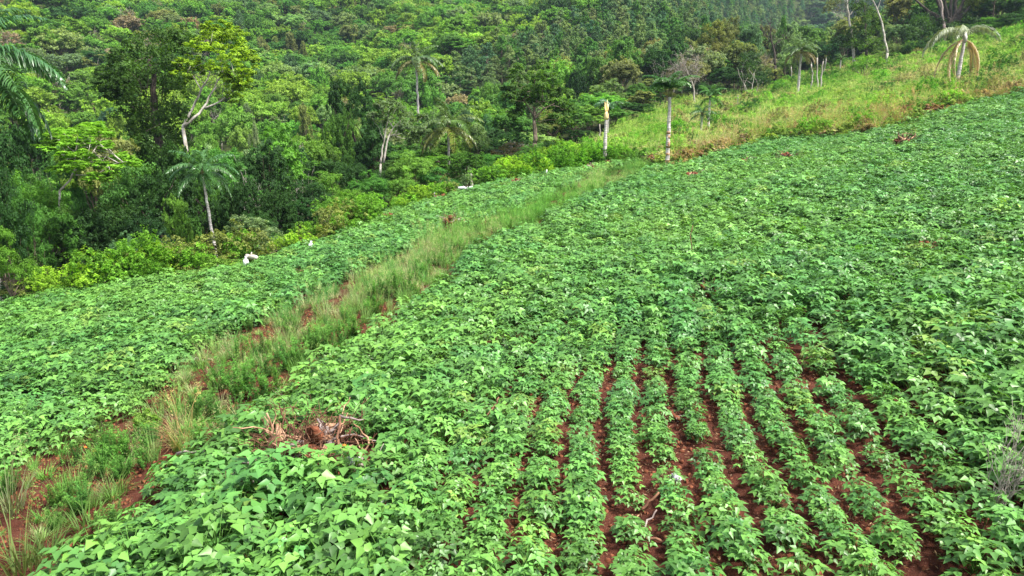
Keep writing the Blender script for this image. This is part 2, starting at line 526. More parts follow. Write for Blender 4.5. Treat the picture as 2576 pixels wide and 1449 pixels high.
def species(key, rng, kind, n=3, near=False):
    """unit trees, about 10 m tall, several of each kind; the meshes are shared by all copies"""
    out = []
    for k in range(n):
        tr = MB()
        dens = 3.3 if near else 1.75
        if kind == 'round':
            R = rng.uniform(3.6, 4.6); cl = lay_round(rng, R, 6.5, 3.2, 24)
            cr = crown_mesh(rng, cl, 11, int(15 * dens), *( (0.235, 0.15) if near else (0.36, 0.26)))
            limbs(rng, tr, cl, 3.4, 0.20, 8)
        elif kind == 'tall':
            R = rng.uniform(2.6, 3.2); cl = lay_round(rng, R, 7.6, 2.3, 24, 0.36)
            cr = crown_mesh(rng, cl, 11, int(15 * dens), *((0.225, 0.14) if near else (0.34, 0.24)))
            limbs(rng, tr, cl, 3.6, 0.20, 7)
        elif kind == 'layered':                       # flat feathery tiers
            cl = []
            for t in range(30):
                a = rng.uniform(0, 6.28); q = math.sqrt(rng.random()) * 4.6
                z = 9.2 - 0.16 * q * q + rng.choice([0, -1.1, -2.4, -3.2]) + rng.normal(0, 0.2)
                cl.append((q * math.cos(a), q * math.sin(a), z, rng.uniform(0.9, 1.5), 0.28))
            cr = crown_mesh(rng, cl, 9, int(16 * dens), *((0.21, 0.095) if near else (0.34, 0.19)), up=1.6, flat=0.6)
            limbs(rng, tr, cl, 3.0, 0.15, 14, wob=0.1)
        elif kind == 'vine':                          # a tree hung with creepers: lobes that fall as curtains
            cl = lay_round(rng, 3.6, 5.5, 4.2, 15, 0.30)
            for t in range(16):
                a = rng.uniform(0, 6.28); q = rng.uniform(2.3, 3.5); zt = rng.uniform(5, 8.5)
                for s in range(rng.integers(3, 6)):
                    cl.append((q * math.cos(a) + rng.normal(0, .15), q * math.sin(a) + rng.normal(0, .15), zt - s * 1.15, rng.uniform(.5, .85), 0.95))
            cr = crown_mesh(rng, cl, 7, int(14 * dens), *((0.20, 0.15) if near else (0.32, 0.25)), up=0.35, droop=0.5)
            limbs(rng, tr, cl, 4.5, 0.24, 6)
        elif kind == 'plume':                         # gum and wattle: narrow sprays sweeping upward, thin leaves
            cl = []
            for t in range(34):
                z = rng.uniform(2.2, 9.6); q = (1 - abs(z - 5.2) / 5.4) * 2.3 * rng.uniform(0.3, 1.0)
                a = rng.uniform(0, 6.28)
                cl.append((q * math.cos(a), q * math.sin(a), z, rng.uniform(0.45, 0.8), rng.uniform(0.8, 1.3)))
            cr = crown_mesh(rng, cl, 8, int(14 * dens), *((0.26, 0.075) if near else (0.42, 0.15)), up=0.3, droop=0.9, flat=1.2)
            limbs(rng, tr, cl, 6.5, 0.13, 9, wob=0.04)
        elif kind == 'thin':                          # half-bare grey crown of fine twigs
            cl = lay_round(rng, 3.0, 6.5, 3.0, 18, 0.3)
            cr = crown_mesh(rng, cl, 8, int(9 * dens), *((0.20, 0.085) if near else (0.32, 0.15)), up=0.3)
            limbs(rng, tr, cl, 3.5, 0.15, 12)
            for t in range(150):
                c = cl[rng.integers(len(cl))]; p = np.array(c[:3]) + rng.normal(0, c[3] * 0.4, 3)
                e = p + norm(rng.normal(0, 1, 3) + (p - (0, 0, 3)) * 0.4) * rng.uniform(.6, 1.3)
                add_tube(tr, curve(p, e, rng, 3, 0.05), [0.03, 0.022, 0.010], 3)
        elif kind == 'pine':                          # plantation tree, small pointed crown
            cl = []
            for t in range(15):
                z = 4.0 + 5.6 * t / 15; q = 1.7 * math.sqrt(1 - t / 16) + 0.1
                for s in range(2):
                    a = rng.uniform(0, 6.28)
                    cl.append((q * 0.6 * math.cos(a), q * 0.6 * math.sin(a), z, q * 0.6, 0.55))
            cr = crown_mesh(rng, cl, 7, 18, 0.34, 0.13, up=0.3, droop=-0.5, flat=1.2)
            limbs(rng, tr, cl, 7.5, 0.12, 3, wob=0.02)
        elif kind == 'bush':                          # wide, leafy to the ground
            cl = lay_round(rng, 4.6, 8.0, 0.6, 26, 0.34)
            cr = crown_mesh(rng, cl, 10, int(14 * dens), *((0.235, 0.15) if near else (0.4, 0.27)), up=0.8)
            limbs(rng, tr, cl, 1.2, 0.2, 8)
        bark = {'thin': M_TWIG, 'layered': M_PALE, 'plume': M_BARK, 'vine': M_DARKBARK}.get(kind, M_BARK)
        out.append((tr.mesh('trunk', bark, True), cr.mesh('crown', M_LEAF)))
    SP_[key] = out


rngS = np.random.default_rng(11)
for kd in ('round', 'tall', 'layered', 'vine', 'plume', 'thin', 'bush'):
    species(kd + '_near', rngS, kd, 3, True)
for kd in ('round', 'tall', 'layered', 'vine', 'plume', 'thin'):
    species(kd + '_far', rngS, kd, 4 if kd == 'round' else 3, False)
species('pine_far', rngS, 'pine', 4, False)

TINT = {
    'yellow-green': (0.175, 0.315, 0.045), 'bright green': (0.110, 0.260, 0.038), 'mid green': (0.075, 0.195, 0.036),
    'dark green': (0.032, 0.092, 0.022), 'grey-green': (0.150, 0.240, 0.100), 'olive': (0.155, 0.195, 0.060),
    'grey-brown': (0.21, 0.19, 0.115), 'blue-green': (0.085, 0.190, 0.090), 'pale green': (0.185, 0.32, 0.105),
}


def jitter_tint(rng, c, s=0.13):
    k = rng.normal(0, s)
    return [float(max(0.004, c[0] * (1 + k + rng.normal(0, s * 0.7)))), float(max(0.01, c[1] * (1 + k))), float(max(0.003, c[2] * (1 + k + rng.normal(0, s))))]


TREES = []          # dicts collected first, the largest in view become objects, the rest one mass


def put_tree(x, y, sp, height, tint, width=1.0, form=None, name=None, special=None, lean=None, rz=None):
    TREES.append(dict(x=x, y=y, sp=sp, h=height, tint=tint, w=width, form=form, name=name, special=special, lean=lean, rz=rz))


# ------------------------------------------------------------------ scatter: one 'stuff' object from many points
def scatter(name, sources, pts, rot, scl, idx, tint, label=None):
    """sources: list of lists of objects that are themselves part of the place; each point takes one source set"""
    me = bpy.data.meshes.new(name)
    n = len(pts)
    me.vertices.add(n)
    me.vertices.foreach_set('co', np.asarray(pts, np.float32).ravel())
    for an, ty, key, arr in (('rot', 'FLOAT_VECTOR', 'vector', rot), ('scl', 'FLOAT_VECTOR', 'vector', scl), ('tint', 'FLOAT_VECTOR', 'vector', tint)):
        a = me.attributes.new(an, ty, 'POINT'); a.data.foreach_set(key, np.asarray(arr, np.float32).ravel())
    a = me.attributes.new('pick', 'INT', 'POINT'); a.data.foreach_set('value', np.asarray(idx, np.int32).ravel())
    o = link(bpy.data.objects.new(name, me))
    ng = bpy.data.node_groups.new(name, 'GeometryNodeTree')
    ng.interface.new_socket('Geometry', in_out='INPUT', socket_type='NodeSocketGeometry')
    ng.interface.new_socket('Geometry', in_out='OUTPUT', socket_type='NodeSocketGeometry')
    N, L = ng.nodes, ng.links
    gi = N.new('NodeGroupInput'); go = N.new('NodeGroupOutput')
    outj = N.new('GeometryNodeJoinGeometry')
    L.new(outj.outputs[0], go.inputs[0])

    def attr(an, ty):
        q = N.new('GeometryNodeInputNamedAttribute'); q.data_type = ty; q.inputs['Name'].default_value = an
        return q
    ar, asc, ap = attr('rot', 'FLOAT_VECTOR'), attr('scl', 'FLOAT_VECTOR'), attr('pick', 'INT')
    er = N.new('FunctionNodeEulerToRotation'); L.new(ar.outputs[0], er.inputs[0])
    for k, objs in enumerate(sources):
        cmp = N.new('FunctionNodeCompare'); cmp.data_type = 'INT'; cmp.operation = 'EQUAL'
        L.new(ap.outputs[0], cmp.inputs[2]); cmp.inputs[3].default_value = k
        for so in (objs if isinstance(objs, (list, tuple)) else [objs]):
            oi = N.new('GeometryNodeObjectInfo'); oi.transform_space = 'ORIGINAL'
            oi.inputs['Object'].default_value = so; oi.inputs['As Instance'].default_value = True
            ip = N.new('GeometryNodeInstanceOnPoints')
            L.new(gi.outputs[0], ip.inputs['Points']); L.new(cmp.outputs[0], ip.inputs['Selection'])
            L.new(oi.outputs['Geometry'], ip.inputs['Instance'])
            L.new(er.outputs[0], ip.inputs['Rotation']); L.new(asc.outputs[0], ip.inputs['Scale'])
            L.new(ip.outputs[0], outj.inputs[0])
    md = o.modifiers.new('scatter', 'NODES'); md.node_group = ng
    tag(o, label, kind='stuff')
    return o

# ------------------------------------------------------------------ bean plants
LEAFLET = np.array([[0, 0, 0], [.25, .40, .05], [.58, .25, .03], [1.12, 0, -.10], [.58, -.25, .03], [.25, -.40, .05], [.45, 0, -.05]], float)
LEAFF = np.array([(6, 0, 5), (6, 5, 4), (6, 4, 3), (6, 3, 2), (6, 2, 1), (6, 1, 0)])


def frame_pts(T, Nn, pts, size):
    B = np.cross(Nn, T)
    return size * (pts[:, 0:1] * T + pts[:, 1:2] * B + pts[:, 2:3] * Nn)


def bean_mesh(rng, k):
    mb = MB()
    nl = 34
    for i in range(nl):
        q = (i + 0.5) / nl
        a = i * 2.399 + rng.normal(0, 0.3)
        el = q ** 0.75
        rad = 0.30 * math.sin(math.pi * 0.5 * (1 - q) ** 0.6) * rng.uniform(0.75, 1.1) + 0.02
        z = 0.13 + 0.34 * el + rng.normal(0, 0.03)
        E = np.array([rad * math.cos(a), rad * math.sin(a), z])
        h = a + rng.normal(0, 0.5)
        out = np.array([math.cos(h), math.sin(h), 0])
        tilt = rng.uniform(0.0, 0.50)
        Nn = norm(np.array([0, 0, 1]) + out * tilt + rng.normal(0, 0.13, 3))
        T0 = norm(out - Nn * (out @ Nn))
        size = rng.uniform(0.070, 0.116) * (0.62 if q > 0.93 else 1)
        lsh = rng.uniform(0.2, 0.75) + (0.2 if q > 0.85 else 0)
        for da in (0, 1.45, -1.45):
            c, s_ = math.cos(da), math.sin(da)
            B0 = np.cross(Nn, T0)
            T = c * T0 + s_ * B0
            dr = rng.uniform(-0.05, 0.38)
            T = norm(T - np.array([0, 0, 1]) * dr)
            N2 = norm(np.cross(T, np.cross(Nn, T)) + rng.normal(0, 0.12, 3))
            N2 = norm(N2 - T * (N2 @ T))
            if N2[2] < 0: N2 = -N2
            P = LEAFLET.copy(); P[:, 1] *= rng.uniform(0.85, 1.1)
            V = E + T * (0.02 if da == 0 else 0.006) + frame_pts(T, N2, P, size * rng.uniform(0.9, 1.08))
            mb.add(V, LEAFF, min(1, max(0, lsh + rng.normal(0, 0.08))), 0)
        base = np.array([0.03 * math.cos(a), 0.03 * math.sin(a), 0.02 + 0.25 * el * rng.uniform(0.5, 1)])
        mid = (base + E) / 2 + (0, 0, 0.05)
        add_tube(mb, [base, mid, E], [0.004, 0.003, 0.0022], 3, 0.7, 0)
    for j in range(3):
        add_tube(mb, curve((0, 0, -0.03), (rng.normal(0, .05), rng.normal(0, .05), 0.36), rng, 4, 0.06), [0.007, 0.006, 0.005, 0.003], 4, 0.6, 0)
    return mb.mesh('bean_plant', M_BEAN)


rngB = np.random.default_rng(23)
BEANS = [bean_mesh(rngB, k) for k in range(9)]

HOLES = []      # (x, y, radius): where stumps, rubbish and bare patches push the plants aside


def hole(u, v, r):
    p = ground(u, v)
    HOLES.append((p[0], p[1], r))


for u_, v_, r_ in ((790, 1165, .85), (710, 1200, .6), (880, 1180, .6), (610, 1250, .5), (2275, 375, 1.2), (1790, 745, .45), (2325, 645, .35), (1140, 572, .8),
                   (980, 557, .6), (1108, 512, .7), (1870, 362, 1.0), (1970, 410, .9), (1868, 425, .6), (1745, 460, .6), (1210, 1040, .38),
                   (1700, 1205, .3), (1630, 1335, .24), (1625, 1290, .2), (760, 700, .5), (1737, 655, .3), (1690, 1050, .32), (2190, 1220, .3), (350, 1320, .3),
                   (700, 1335, .35), (2510, 1290, .25), (1300, 470, .4), (1094, 514, .4), (914, 571, .35), (784, 642, .3), (621, 688, .3), (640, 680, .45), (1172, 497, .7), (1375, 453, .4), (2130, 1130, .3), (2230, 970, .2)):
    hole(u_, v_, r_)


def bean_points():
    pts = []
    rng = np.random.default_rng(31)
    for P, az, step, phase, side in ((P_MAIN, 9.6, 0.55, 0.16, 'main'), (P_LEFT, 17.0, 0.56, 0.1, 'left')):
        a = math.radians(az)
        D = np.array([math.sin(a), math.cos(a)]); X = np.array([D[1], -D[0]])
        s = np.arange(-20, 140, 0.205)
        t = np.arange(-110, 130) * step + phase
        Sg, Tg = np.meshgrid(s, t)
        Sg = Sg + rng.normal(0, 0.055, Sg.shape)
        Tg = Tg + rng.normal(0, 0.028, Tg.shape) + 0.10 * np.sin(Sg * 0.35 + 0.8) + 0.05 * np.sin(Sg * 0.9 + 2)
        x = Sg * D[0] + Tg * X[0]; y = Sg * D[1] + Tg * X[1]
        x, y = x.ravel(), y.ravel()
        ok = in_poly(x, y, P) & (poly_dist(x, y, P_STRIP, True) > (0.34 if side == 'main' else 0.25) + 0.30 * np.sin(x * 1.1) * np.sin(y * .9 + x * .5) + rng.normal(0, .12, len(x)))
        x, y = x[ok], y[ok]
        z = h_open(x, y)
        u, v, Z = proj(x, y, z)
        ok = (Z > 2.0) & (u > -180) & (u < 2760) & (v < 1750)
        for hx, hy, hr in HOLES:
            ok &= np.hypot(x - hx, y - hy) > hr * rng.uniform(0.75, 1.1, len(x))
        x, y, z, u, v, Z = (q[ok] for q in (x, y, z, u, v, Z))
        n = len(x)
        sc = rng.normal(1.10, 0.17, n).clip(.65, 1.55) * (1 + 0.10 * np.sin(x * 0.5) * np.sin(y * 0.4 + 1) + 0.10 * np.sin(x * 1.7 + np.sin(y)) * np.sin(y * 1.45 + 2))
        if side == 'main':
            # young, smaller plants with bare soil between the rows in the nearest part right of the stump
            c = ground(1700, 1120)
            ds = (x - c[0]) * D[0] + (y - c[1]) * D[1]; dt = (x - c[0]) * X[0] + (y - c[1]) * X[1]
            w = np.exp(-(np.abs(ds) / 5.6) ** 3 - (np.abs(dt) / 3.5) ** 5)
            sc = sc * (1 - 0.43 * w)
            pt = sstep(.55, .9, np.sin(x * 1.9 + 1.3 * np.sin(y * .7)) * np.sin(y * 1.6 + x * .4))
            keep = rng.random(n) > 0.24 - 0.16 * w + 0.40 * pt * (Z < 30) * (1 - w)
        else:
            c = ground(160, 1090)
            w = np.exp(-((x - c[0]) ** 2 + (y - c[1]) ** 2) / 9.0)
            sc = sc * (0.97 - 0.14 * w)
            keep = rng.random(n) > 0.24 + 0.22 * w
        x, y, z, u, v, Z, sc = (q[keep] for q in (x, y, z, u, v, Z, sc))
        pts.append(np.stack([x, y, z, sc, u, v, Z, np.full(len(x), 0 if side == 'main' else 1)], -1))
    return np.concatenate(pts)


def field_tint(rng, x, y):
    n = len(x)
    q = 0.5 + 0.28 * np.sin(x * 0.31 + 0.6 * np.sin(y * 0.23)) * np.sin(y * 0.27 + 1) + rng.normal(0, 0.22, n)
    q = np.clip(q, 0, 1)[:, None]
    a = np.array([0.066, 0.205, 0.050]); b = np.array([0.122, 0.275, 0.050])
    t = a + (b - a) * q
    t = np.where(rng.random((n, 1)) < .03, np.array([.14, .26, .05]), t)
    k = 1 + rng.normal(0, 0.13, (n, 1))
    return t * k


def build_beans():
    rng = np.random.default_rng(77)
    A = bean_points()
    inview = (A[:, 4] > 0) & (A[:, 4] < 2576) & (A[:, 5] > 0) & (A[:, 5] < 1475)
    order = np.argsort(np.where(inview, A[:, 6], 1e6))
    T = field_tint(rng, A[:, 0], A[:, 1])
    near = order[:300]
    rot = np.stack([rng.normal(0, .16, len(A)), rng.normal(0, .16, len(A)), rng.uniform(0, 6.283, len(A))], -1)
    pick = rng.integers(0, len(BEANS), len(A))
    first = {}
    marks = [((790, 1150), 'by the uprooted stump'), ((1700, 1200), 'beside the grey plastic bag'), ((2500, 1250), 'around the dry twig bush'),
             ((1630, 1330), 'beside the loose sticks on red soil'), ((300, 1400), 'along the grassy strip'), ((1350, 1250), 'edging the bare furrows'),
             ((1150, 1350), 'in the dense stand between stump and bare furrows'), ((2050, 1350), 'in the furrowed rows'), ((2300, 1150), 'in the dense stand above the twig bush'),
             ((700, 1400), 'below the uprooted stump')]
    looks = ['deep green', 'fresh green', 'pale green']
    for i in near:
        x, y, z, sc, u, v, Z, sd = A[i]
        o = bpy.data.objects.new('bean_plant', BEANS[pick[i]])
        link(o)
        o.location = (x, y, z); o.rotation_euler = rot[i]; o.scale = (sc, sc, sc)
        o['tint'] = [float(c) for c in T[i]]
        m = min(marks, key=lambda q: math.hypot(q[0][0] - u, q[0][1] - v))[1]
        lk = looks[int(np.clip((T[i][1] - 0.19) / 0.04, 0, 2))]
        sz = 'small' if sc < 0.85 else 'bushy'
        tag(o, f'{sz} {lk} bean plant {m}', 'bean plant', f'{sz} {lk} bean plants {m}')
        first.setdefault(int(pick[i]), o)
    rest = np.setdiff1d(np.arange(len(A)), near)
    keys = sorted(first)
    pk = rng.integers(0, len(keys), len(rest))
    scl = np.repeat(A[rest, 3:4], 3, 1)
    scatter('bean_crop', [first[k] for k in keys], A[rest, :3], rot[rest], scl, pk, T[rest], 'dense green bean crop covering the slope in rows')
    print('beans', len(A))


build_beans()


# ------------------------------------------------------------------ low plants: grass, narrow-leaved weeds, leafy weeds, shrubs
def blade(mb, rng, base, az, L, lean, w, sh, mat=0, seg=4):
    t = np.linspace(0, 1, seg)
    out = np.array([math.cos(az), math.sin(az), 0])
    ang = 0.12 + lean * t
    dx = np.concatenate([[0], np.cumsum(np.sin(ang[1:]))]) * L / (seg - 1)
    dz = np.concatenate([[0], np.cumsum(np.cos(ang[1:]))]) * L / (seg - 1)
    C = np.asarray(base) + out * dx[:, None] + np.array([0, 0, 1]) * dz[:, None]
    side = np.array([-out[1], out[0], 0]) * (w * (1 - t ** 1.5 * 0.92))[:, None] / 2
    V = np.stack([C - side, C + side], 1).reshape(-1, 3)
    F = np.array([(2 * i, 2 * i + 1, 2 * i + 3, 2 * i + 2) for i in range(seg - 1)])
    mb.add(V, F, sh, mat)


def grass_mesh(rng, n=70, L=0.5, w=0.012, spread=0.14, lean=1.5, heads=0):
    mb = MB()
    for i in range(n):
        a = rng.uniform(0, 6.283); r = spread * math.sqrt(rng.random())
        blade(mb, rng, (r * math.cos(a), r * math.sin(a), -0.02), a + rng.normal(0, .7), L * rng.uniform(.5, 1.15), lean * rng.uniform(.3, 1.2), w * rng.uniform(.7, 1.3), rng.uniform(.15, .8))
    for i in range(heads):
        a = rng.uniform(0, 6.283)
        e = np.array([math.cos(a) * L * .4, math.sin(a) * L * .4, L * 1.35])
        add_tube(mb, curve((0, 0, 0), e, rng, 4, .04, .05), [.003, .003, .002, .001], 3, .9)
        P = e + rng.normal(0, 1, (18, 3)) * (0.03, 0.03, 0.07)
        V, F = leaf_quads(rng, P, norm(rng.normal(0, 1, (18, 3))), .035, .012, -.5)
        mb.add(V, F, 1.0)
    return mb.mesh('grass_tuft', M_GRASS)


def narrow_weed_mesh(rng, stems=11, Hh=0.85):
    mb = MB()
    for s in range(stems):
        a = rng.uniform(0, 6.283); r = .12 * math.sqrt(rng.random())
        b = np.array([r * math.cos(a), r * math.sin(a), -0.02])
        h = Hh * rng.uniform(.6, 1.05)
        e = b + np.array([math.cos(a) * .18 * rng.random() * 1.4, math.sin(a) * .18 * rng.random() * 1.4, h])
        C = curve(b, e, rng, 6, .02)
        add_tube(mb, C, np.linspace(.006, .002, 6), 3, .3)
        n = 75
        t = rng.uniform(.18, 1, n)
        ix = np.clip((t * 5).astype(int), 0, 4); f = (t * 5 - ix)[:, None]
        P = C[ix] * (1 - f) + C[ix + 1] * f
        an = rng.uniform(0, 6.283, n)
        up = rng.uniform(.3, 1.4, n)
        T = norm(np.stack([np.cos(an), np.sin(an), up], -1))
        Nn = norm(np.cross(T, np.cross(np.array([0, 0, 1.0]), T)) + rng.normal(0, .15, (n, 3)))
        B = norm(np.cross(Nn, T))
        L = rng.uniform(.05, .10, (n, 1)) * (1.1 - .3 * t[:, None]); W = L * .13
        V = np.stack([P, P + T * L * .45 + B * W, P + T * L - (0, 0, .012), P + T * L * .45 - B * W], 1).reshape(-1, 3)
        mb.add(V, np.arange(4 * n).reshape(n, 4), np.clip(.25 + .55 * t ** 3 + rng.normal(0, .1, n), 0, 1))
    return mb.mesh('narrow_leaved_weed', M_GRASS)


def leafy_mesh(rng, R, Hh, n, leaf, name, kind=0):
    cl = []
    for i in range(n):
        a = rng.uniform(0, 6.283); q = R * math.sqrt(rng.random()) * .85
        z = Hh * (1 - .5 * (q / R) ** 2) * rng.uniform(.35, .95)
        cl.append((q * math.cos(a), q * math.sin(a), z, R * rng.uniform(.22, .36), Hh * rng.uniform(.16, .28)))
    mb = crown_mesh(rng, cl, 6, 13, leaf, leaf * (.62 if kind == 0 else .3), up=.8 if kind == 0 else .3)
    return mb, cl


rngW = np.random.default_rng(41)
GRASS = [grass_mesh(rngW, 80, .48, .013, .15, 1.5, k) for k in (0, 3, 5)]
TALLGRASS = [grass_mesh(rngW, 60, .8, .014, .16, 1.0, k) for k in (4, 8)]
NWEED = [narrow_weed_mesh(rngW, 9 + 3 * k) for k in range(3)]


def weed_objmesh(rng, R, Hh, n, leaf, nm, kind=0):
    mb, cl = leafy_mesh(rng, R, Hh, n, leaf, nm, kind)
    st = MB()
    for i in range(min(9, len(cl))):
        add_tube(st, curve((0, 0, -.03), cl[i][:3], rng, 4, .07), np.linspace(.02 * Hh, .006, 4), 4, .4)
    return mb.mesh('foliage', M_LEAF), st.mesh('stem', M_BARK)


SHRUB = [weed_objmesh(rngW, 1.0, 1.5, 26, .10, 'shrub') for k in range(3)]
SHRUB += [weed_objmesh(rngW, .9, 1.6, 24, .13, 'shrub', 1) for k in range(2)]
WEED = [weed_objmesh(rngW, .42, .55, 12, .075, 'weed', k % 2) for k in range(4)]


def put_leafy(pair, name, x, y, s, tint, label, cat, group=None, sz=None):
    e = empty(name, (x, y, float(H(x, y)) - .02), rngW.uniform(0, 6.28), (s, s, s * (sz or 1)))
    f = bpy.data.objects.new('foliage', pair[0]); link(f, e); f['tint'] = [float(c) for c in tint]
    g = bpy.data.objects.new('stem', pair[1]); link(g, e)
    tag(e, label, cat, group)
    return e, f


# narrow-leaved weeds and tufts on the strip, each where the photograph has one: u, v of the foot, height in pixels
STRIPWEEDS = [(600, 1005, 118, 0), (665, 1010, 90, 1), (560, 985, 70, 2), (480, 1065, 85, 0), (520, 1055, 90, 1), (545, 1115, 95, 2), (620, 905, 75, 1), (700, 940, 95, 0), (745, 925, 85, 2),
              (800, 900, 95, 1), (845, 880, 85, 0), (885, 855, 70, 2), (930, 800, 60, 1), (985, 755, 80, 0), (1015, 745, 72, 1), (960, 760, 60, 2), (1170, 645, 50, 0), (1285, 590, 42, 1),
              (330, 1160, 100, 0), (370, 1130, 80, 1), (170, 1255, 70, 2), (215, 1290, 95, 0), (20, 1250, 80, 1), (250, 1180, 75, 2), (740, 850, 60, 0), (655, 1065, 60, 1), (1060, 700, 50, 2),
              (120, 1330, 60, 1), (300, 1310, 60, 2), (430, 1200, 45, 0), (1100, 670, 45, 1), (1215, 625, 40, 2), (780, 870, 55, 0), (460, 1110, 60, 1), (310, 1200, 70, 2)]
NEIGH = [((600, 1000), 'left of the bare soil patch'), ((480, 1110), 'above the dry straw tussock'), ((800, 890), 'midway up the strip'), ((990, 740), 'at the bend of the strip'),
         ((1230, 610), 'at the far end of the strip'), ((200, 1270), 'on bare red soil near the picture corner'), ((340, 1160), 'left of the dry straw tussock'),
         ((660, 1010), 'beside the bare soil patch'), ((530, 900), 'below the bleached root'), ((20, 1300), 'at the left picture edge')]
USED = {}


def unique(lb, cat_words=None):
    USED.setdefault(lb, 0); USED[lb] += 1
    return lb


PEND = []       # (object, base phrase, u, v) -> labels told apart by their order in the picture afterwards


def pend(o, phrase, u, v, cat, group):
    PEND.append((o, phrase, u, v)); tag(o, phrase, cat, group)


ORD = ['leftmost', 'second from left', 'third from left', 'fourth from left', 'fifth from left', 'sixth from left', 'seventh from left', 'eighth from left', 'ninth from left', 'tenth from left']


def settle_labels():
    by = {}
    for q in PEND:
        by.setdefault(q[1], []).append(q)
    for ph, L in by.items():
        if len(L) == 1:
            continue
        L.sort(key=lambda q: q[2])
        n = len(L)
        for i, (o, _, u, v) in enumerate(L):
            if n == 2:
                o['label'] = ('left of two: ' if i == 0 else 'right of two: ') + ph
            elif i < 5 or n - i > 5:
                k = ORD[i] if i < len(ORD) else f'{i + 1}th from left'
                o['label'] = f'{k}: {ph}'
            else:
                k = ORD[n - 1 - i].replace('leftmost', 'rightmost').replace('from left', 'from right')
                o['label'] = f'{k}: {ph}'


src_nweed = []
for (u, v, hp, k) in STRIPWEEDS:
    p = ground(u, v)
    Z = proj(p[0], p[1], h_open(*p))[2]
    s = hp * Z / FPX / .85
    for j in range(2):
        q = p + rngW.normal(0, .10 * s + .04, 2)
        o = link(bpy.data.objects.new('weed_plant', NWEED[(k + j) % 3]))
        o.location = (q[0], q[1], float(h_open(*q))); o.rotation_euler = (0, 0, rngW.uniform(0, 6.28)); o.scale = (s * 1.15, s * 1.15, s * rngW.uniform(.85, 1.0))
        o['tint'] = jitter_tint(rngW, (.085, .225, .040), .1)
        ph = min(NEIGH, key=lambda m: math.hypot(m[0][0] - u, m[0][1] - v))[1]
        pend(o, f'feathery narrow-leaved green weed {ph}', *[float(t) for t in proj(q[0], q[1], 0)[:2]], 'weed', 'narrow-leaved weeds on the grassy strip')
        if len(src_nweed) < 6: src_nweed.append(o)

src_grass, src_tall = [], []
p = ground(470, 1120)
o = link(bpy.data.objects.new('straw_tussock', grass_mesh(rngW, 190, .62, .008, .20, 1.5, 5)))
o.location = (p[0], p[1], float(h_open(*p))); o['tint'] = [.38, .30, .15]; o.scale = (1.15, 1.15, 1.15)
tag(o, 'dry straw-coloured grass tussock on the weedy strip', 'grass tussock')
for (u, v, s, tl, ph, tint) in [(220, 1330, 1.2, 0, 'large green grass tuft right of bare soil in the lower left', (.085, .17, .035)), (120, 1400, 1.2, 0, 'green grass tuft in the bottom left corner', (.085, .16, .04)),
                          (60, 1440, 1.2, 1, 'seeding grass tuft at the very corner of the strip', (.13, .19, .06)), (290, 1250, 1.0, 0, 'mid-sized grass tuft below the dry straw tussock', (.09, .17, .035)),
                          (470, 965, .8, 0, 'grass tuft below the bleached root', (.09, .18, .05)), (745, 830, .9, 1, 'tall thin grass tuft on the strip above the weeds', (.12, .19, .06)),
                          (900, 780, 1.0, 1, 'pale seeding grass tuft at the strip bend', (.17, .21, .09)), (560, 880, .8, 0, 'grass tuft right of the bleached root', (.08, .17, .05)),
                          (30, 1290, 1.1, 1, 'whitish seeding grass tuft at left picture edge', (.18, .22, .11)), (1060, 640, 1.2, 1, 'pale tall grass tuft on far part of the strip', (.2, .22, .09)),
                          (860, 830, .9, 0, 'straw-mixed grass tuft beside the bean edge', (.2, .2, .08))]:
    p = ground(u, v)
    msh = (TALLGRASS if tl else GRASS)[len(src_grass) % 2]
    o = link(bpy.data.objects.new('grass_tuft', msh))
    o.location = (p[0], p[1], float(h_open(*p))); o.rotation_euler = (0, 0, u * .37); o.scale = (s, s, s); o['tint'] = list(tint)
    tag(o, ph, 'grass tuft')
    (src_tall if tl else src_grass).append(o)


def cull(x, y, z, m=150):
    u, v, Z = proj(x, y, z)
    return (Z > 1.5) & (u > -m - 50) & (u < 2576 + m + 50) & (v < 1449 + m * 2)


def scatter_area(name, P, n, srcs, smin, smax, tints, label, rng, dens=None, wz=1.0, tilt=.12):
    lo, hi = P.min(0), P.max(0)
    x = rng.uniform(lo[0], hi[0], n); y = rng.uniform(lo[1], hi[1], n)
    ok = in_poly(x, y, P)
    x, y = x[ok], y[ok]
    z = H(x, y)
    ok = cull(x, y, z)
    if dens is not None:
        ok &= rng.random(len(x)) < dens(x, y)
    x, y, z = x[ok], y[ok], z[ok]
    k = len(x)
    s = rng.uniform(smin, smax, k)
    scl = np.stack([s, s, s * wz * rng.uniform(.8, 1.2, k)], -1)
    rot = np.stack([rng.normal(0, tilt, k), rng.normal(0, tilt, k), rng.uniform(0, 6.283, k)], -1)
    T = np.array(tints, float)
    w = .5 + .5 * np.sin(x * .27 + 1.7 * np.sin(y * .13)) * np.sin(y * .21 + .4)
    ti = np.clip(w * len(T) + rng.normal(0, .9, k), 0, len(T) - 1).astype(int)
    tn = T[ti] * (1 + rng.normal(0, .12, (k, 1)))
    print(name, k)
    return scatter(name, srcs, np.stack([x, y, z], -1), rot, scl, rng.integers(0, len(srcs), k), tn, label)


GT = [(.10, .27, .05), (.13, .30, .06), (.19, .33, .10), (.30, .34, .18), (.09, .24, .06)]


def strip_density(x, y):
    r = np.hypot(x, y)
    base = sstep(8, 20, r) * .75 + .25
    patch = sstep(-.25, .35, np.sin(x * 2.1 + y * .7) * np.sin(y * 1.3 - x * .6 + 1))
    return base * (.25 + .75 * patch) * np.where(r < 14, .5, np.where(r < 20, .55, 1))


rngG = np.random.default_rng(8)
scatter_area('strip_grass', P_STRIP, 22000, src_grass + src_tall, .30, .80, GT, 'mixed green and straw grass growing along the strip', rngG, strip_density)

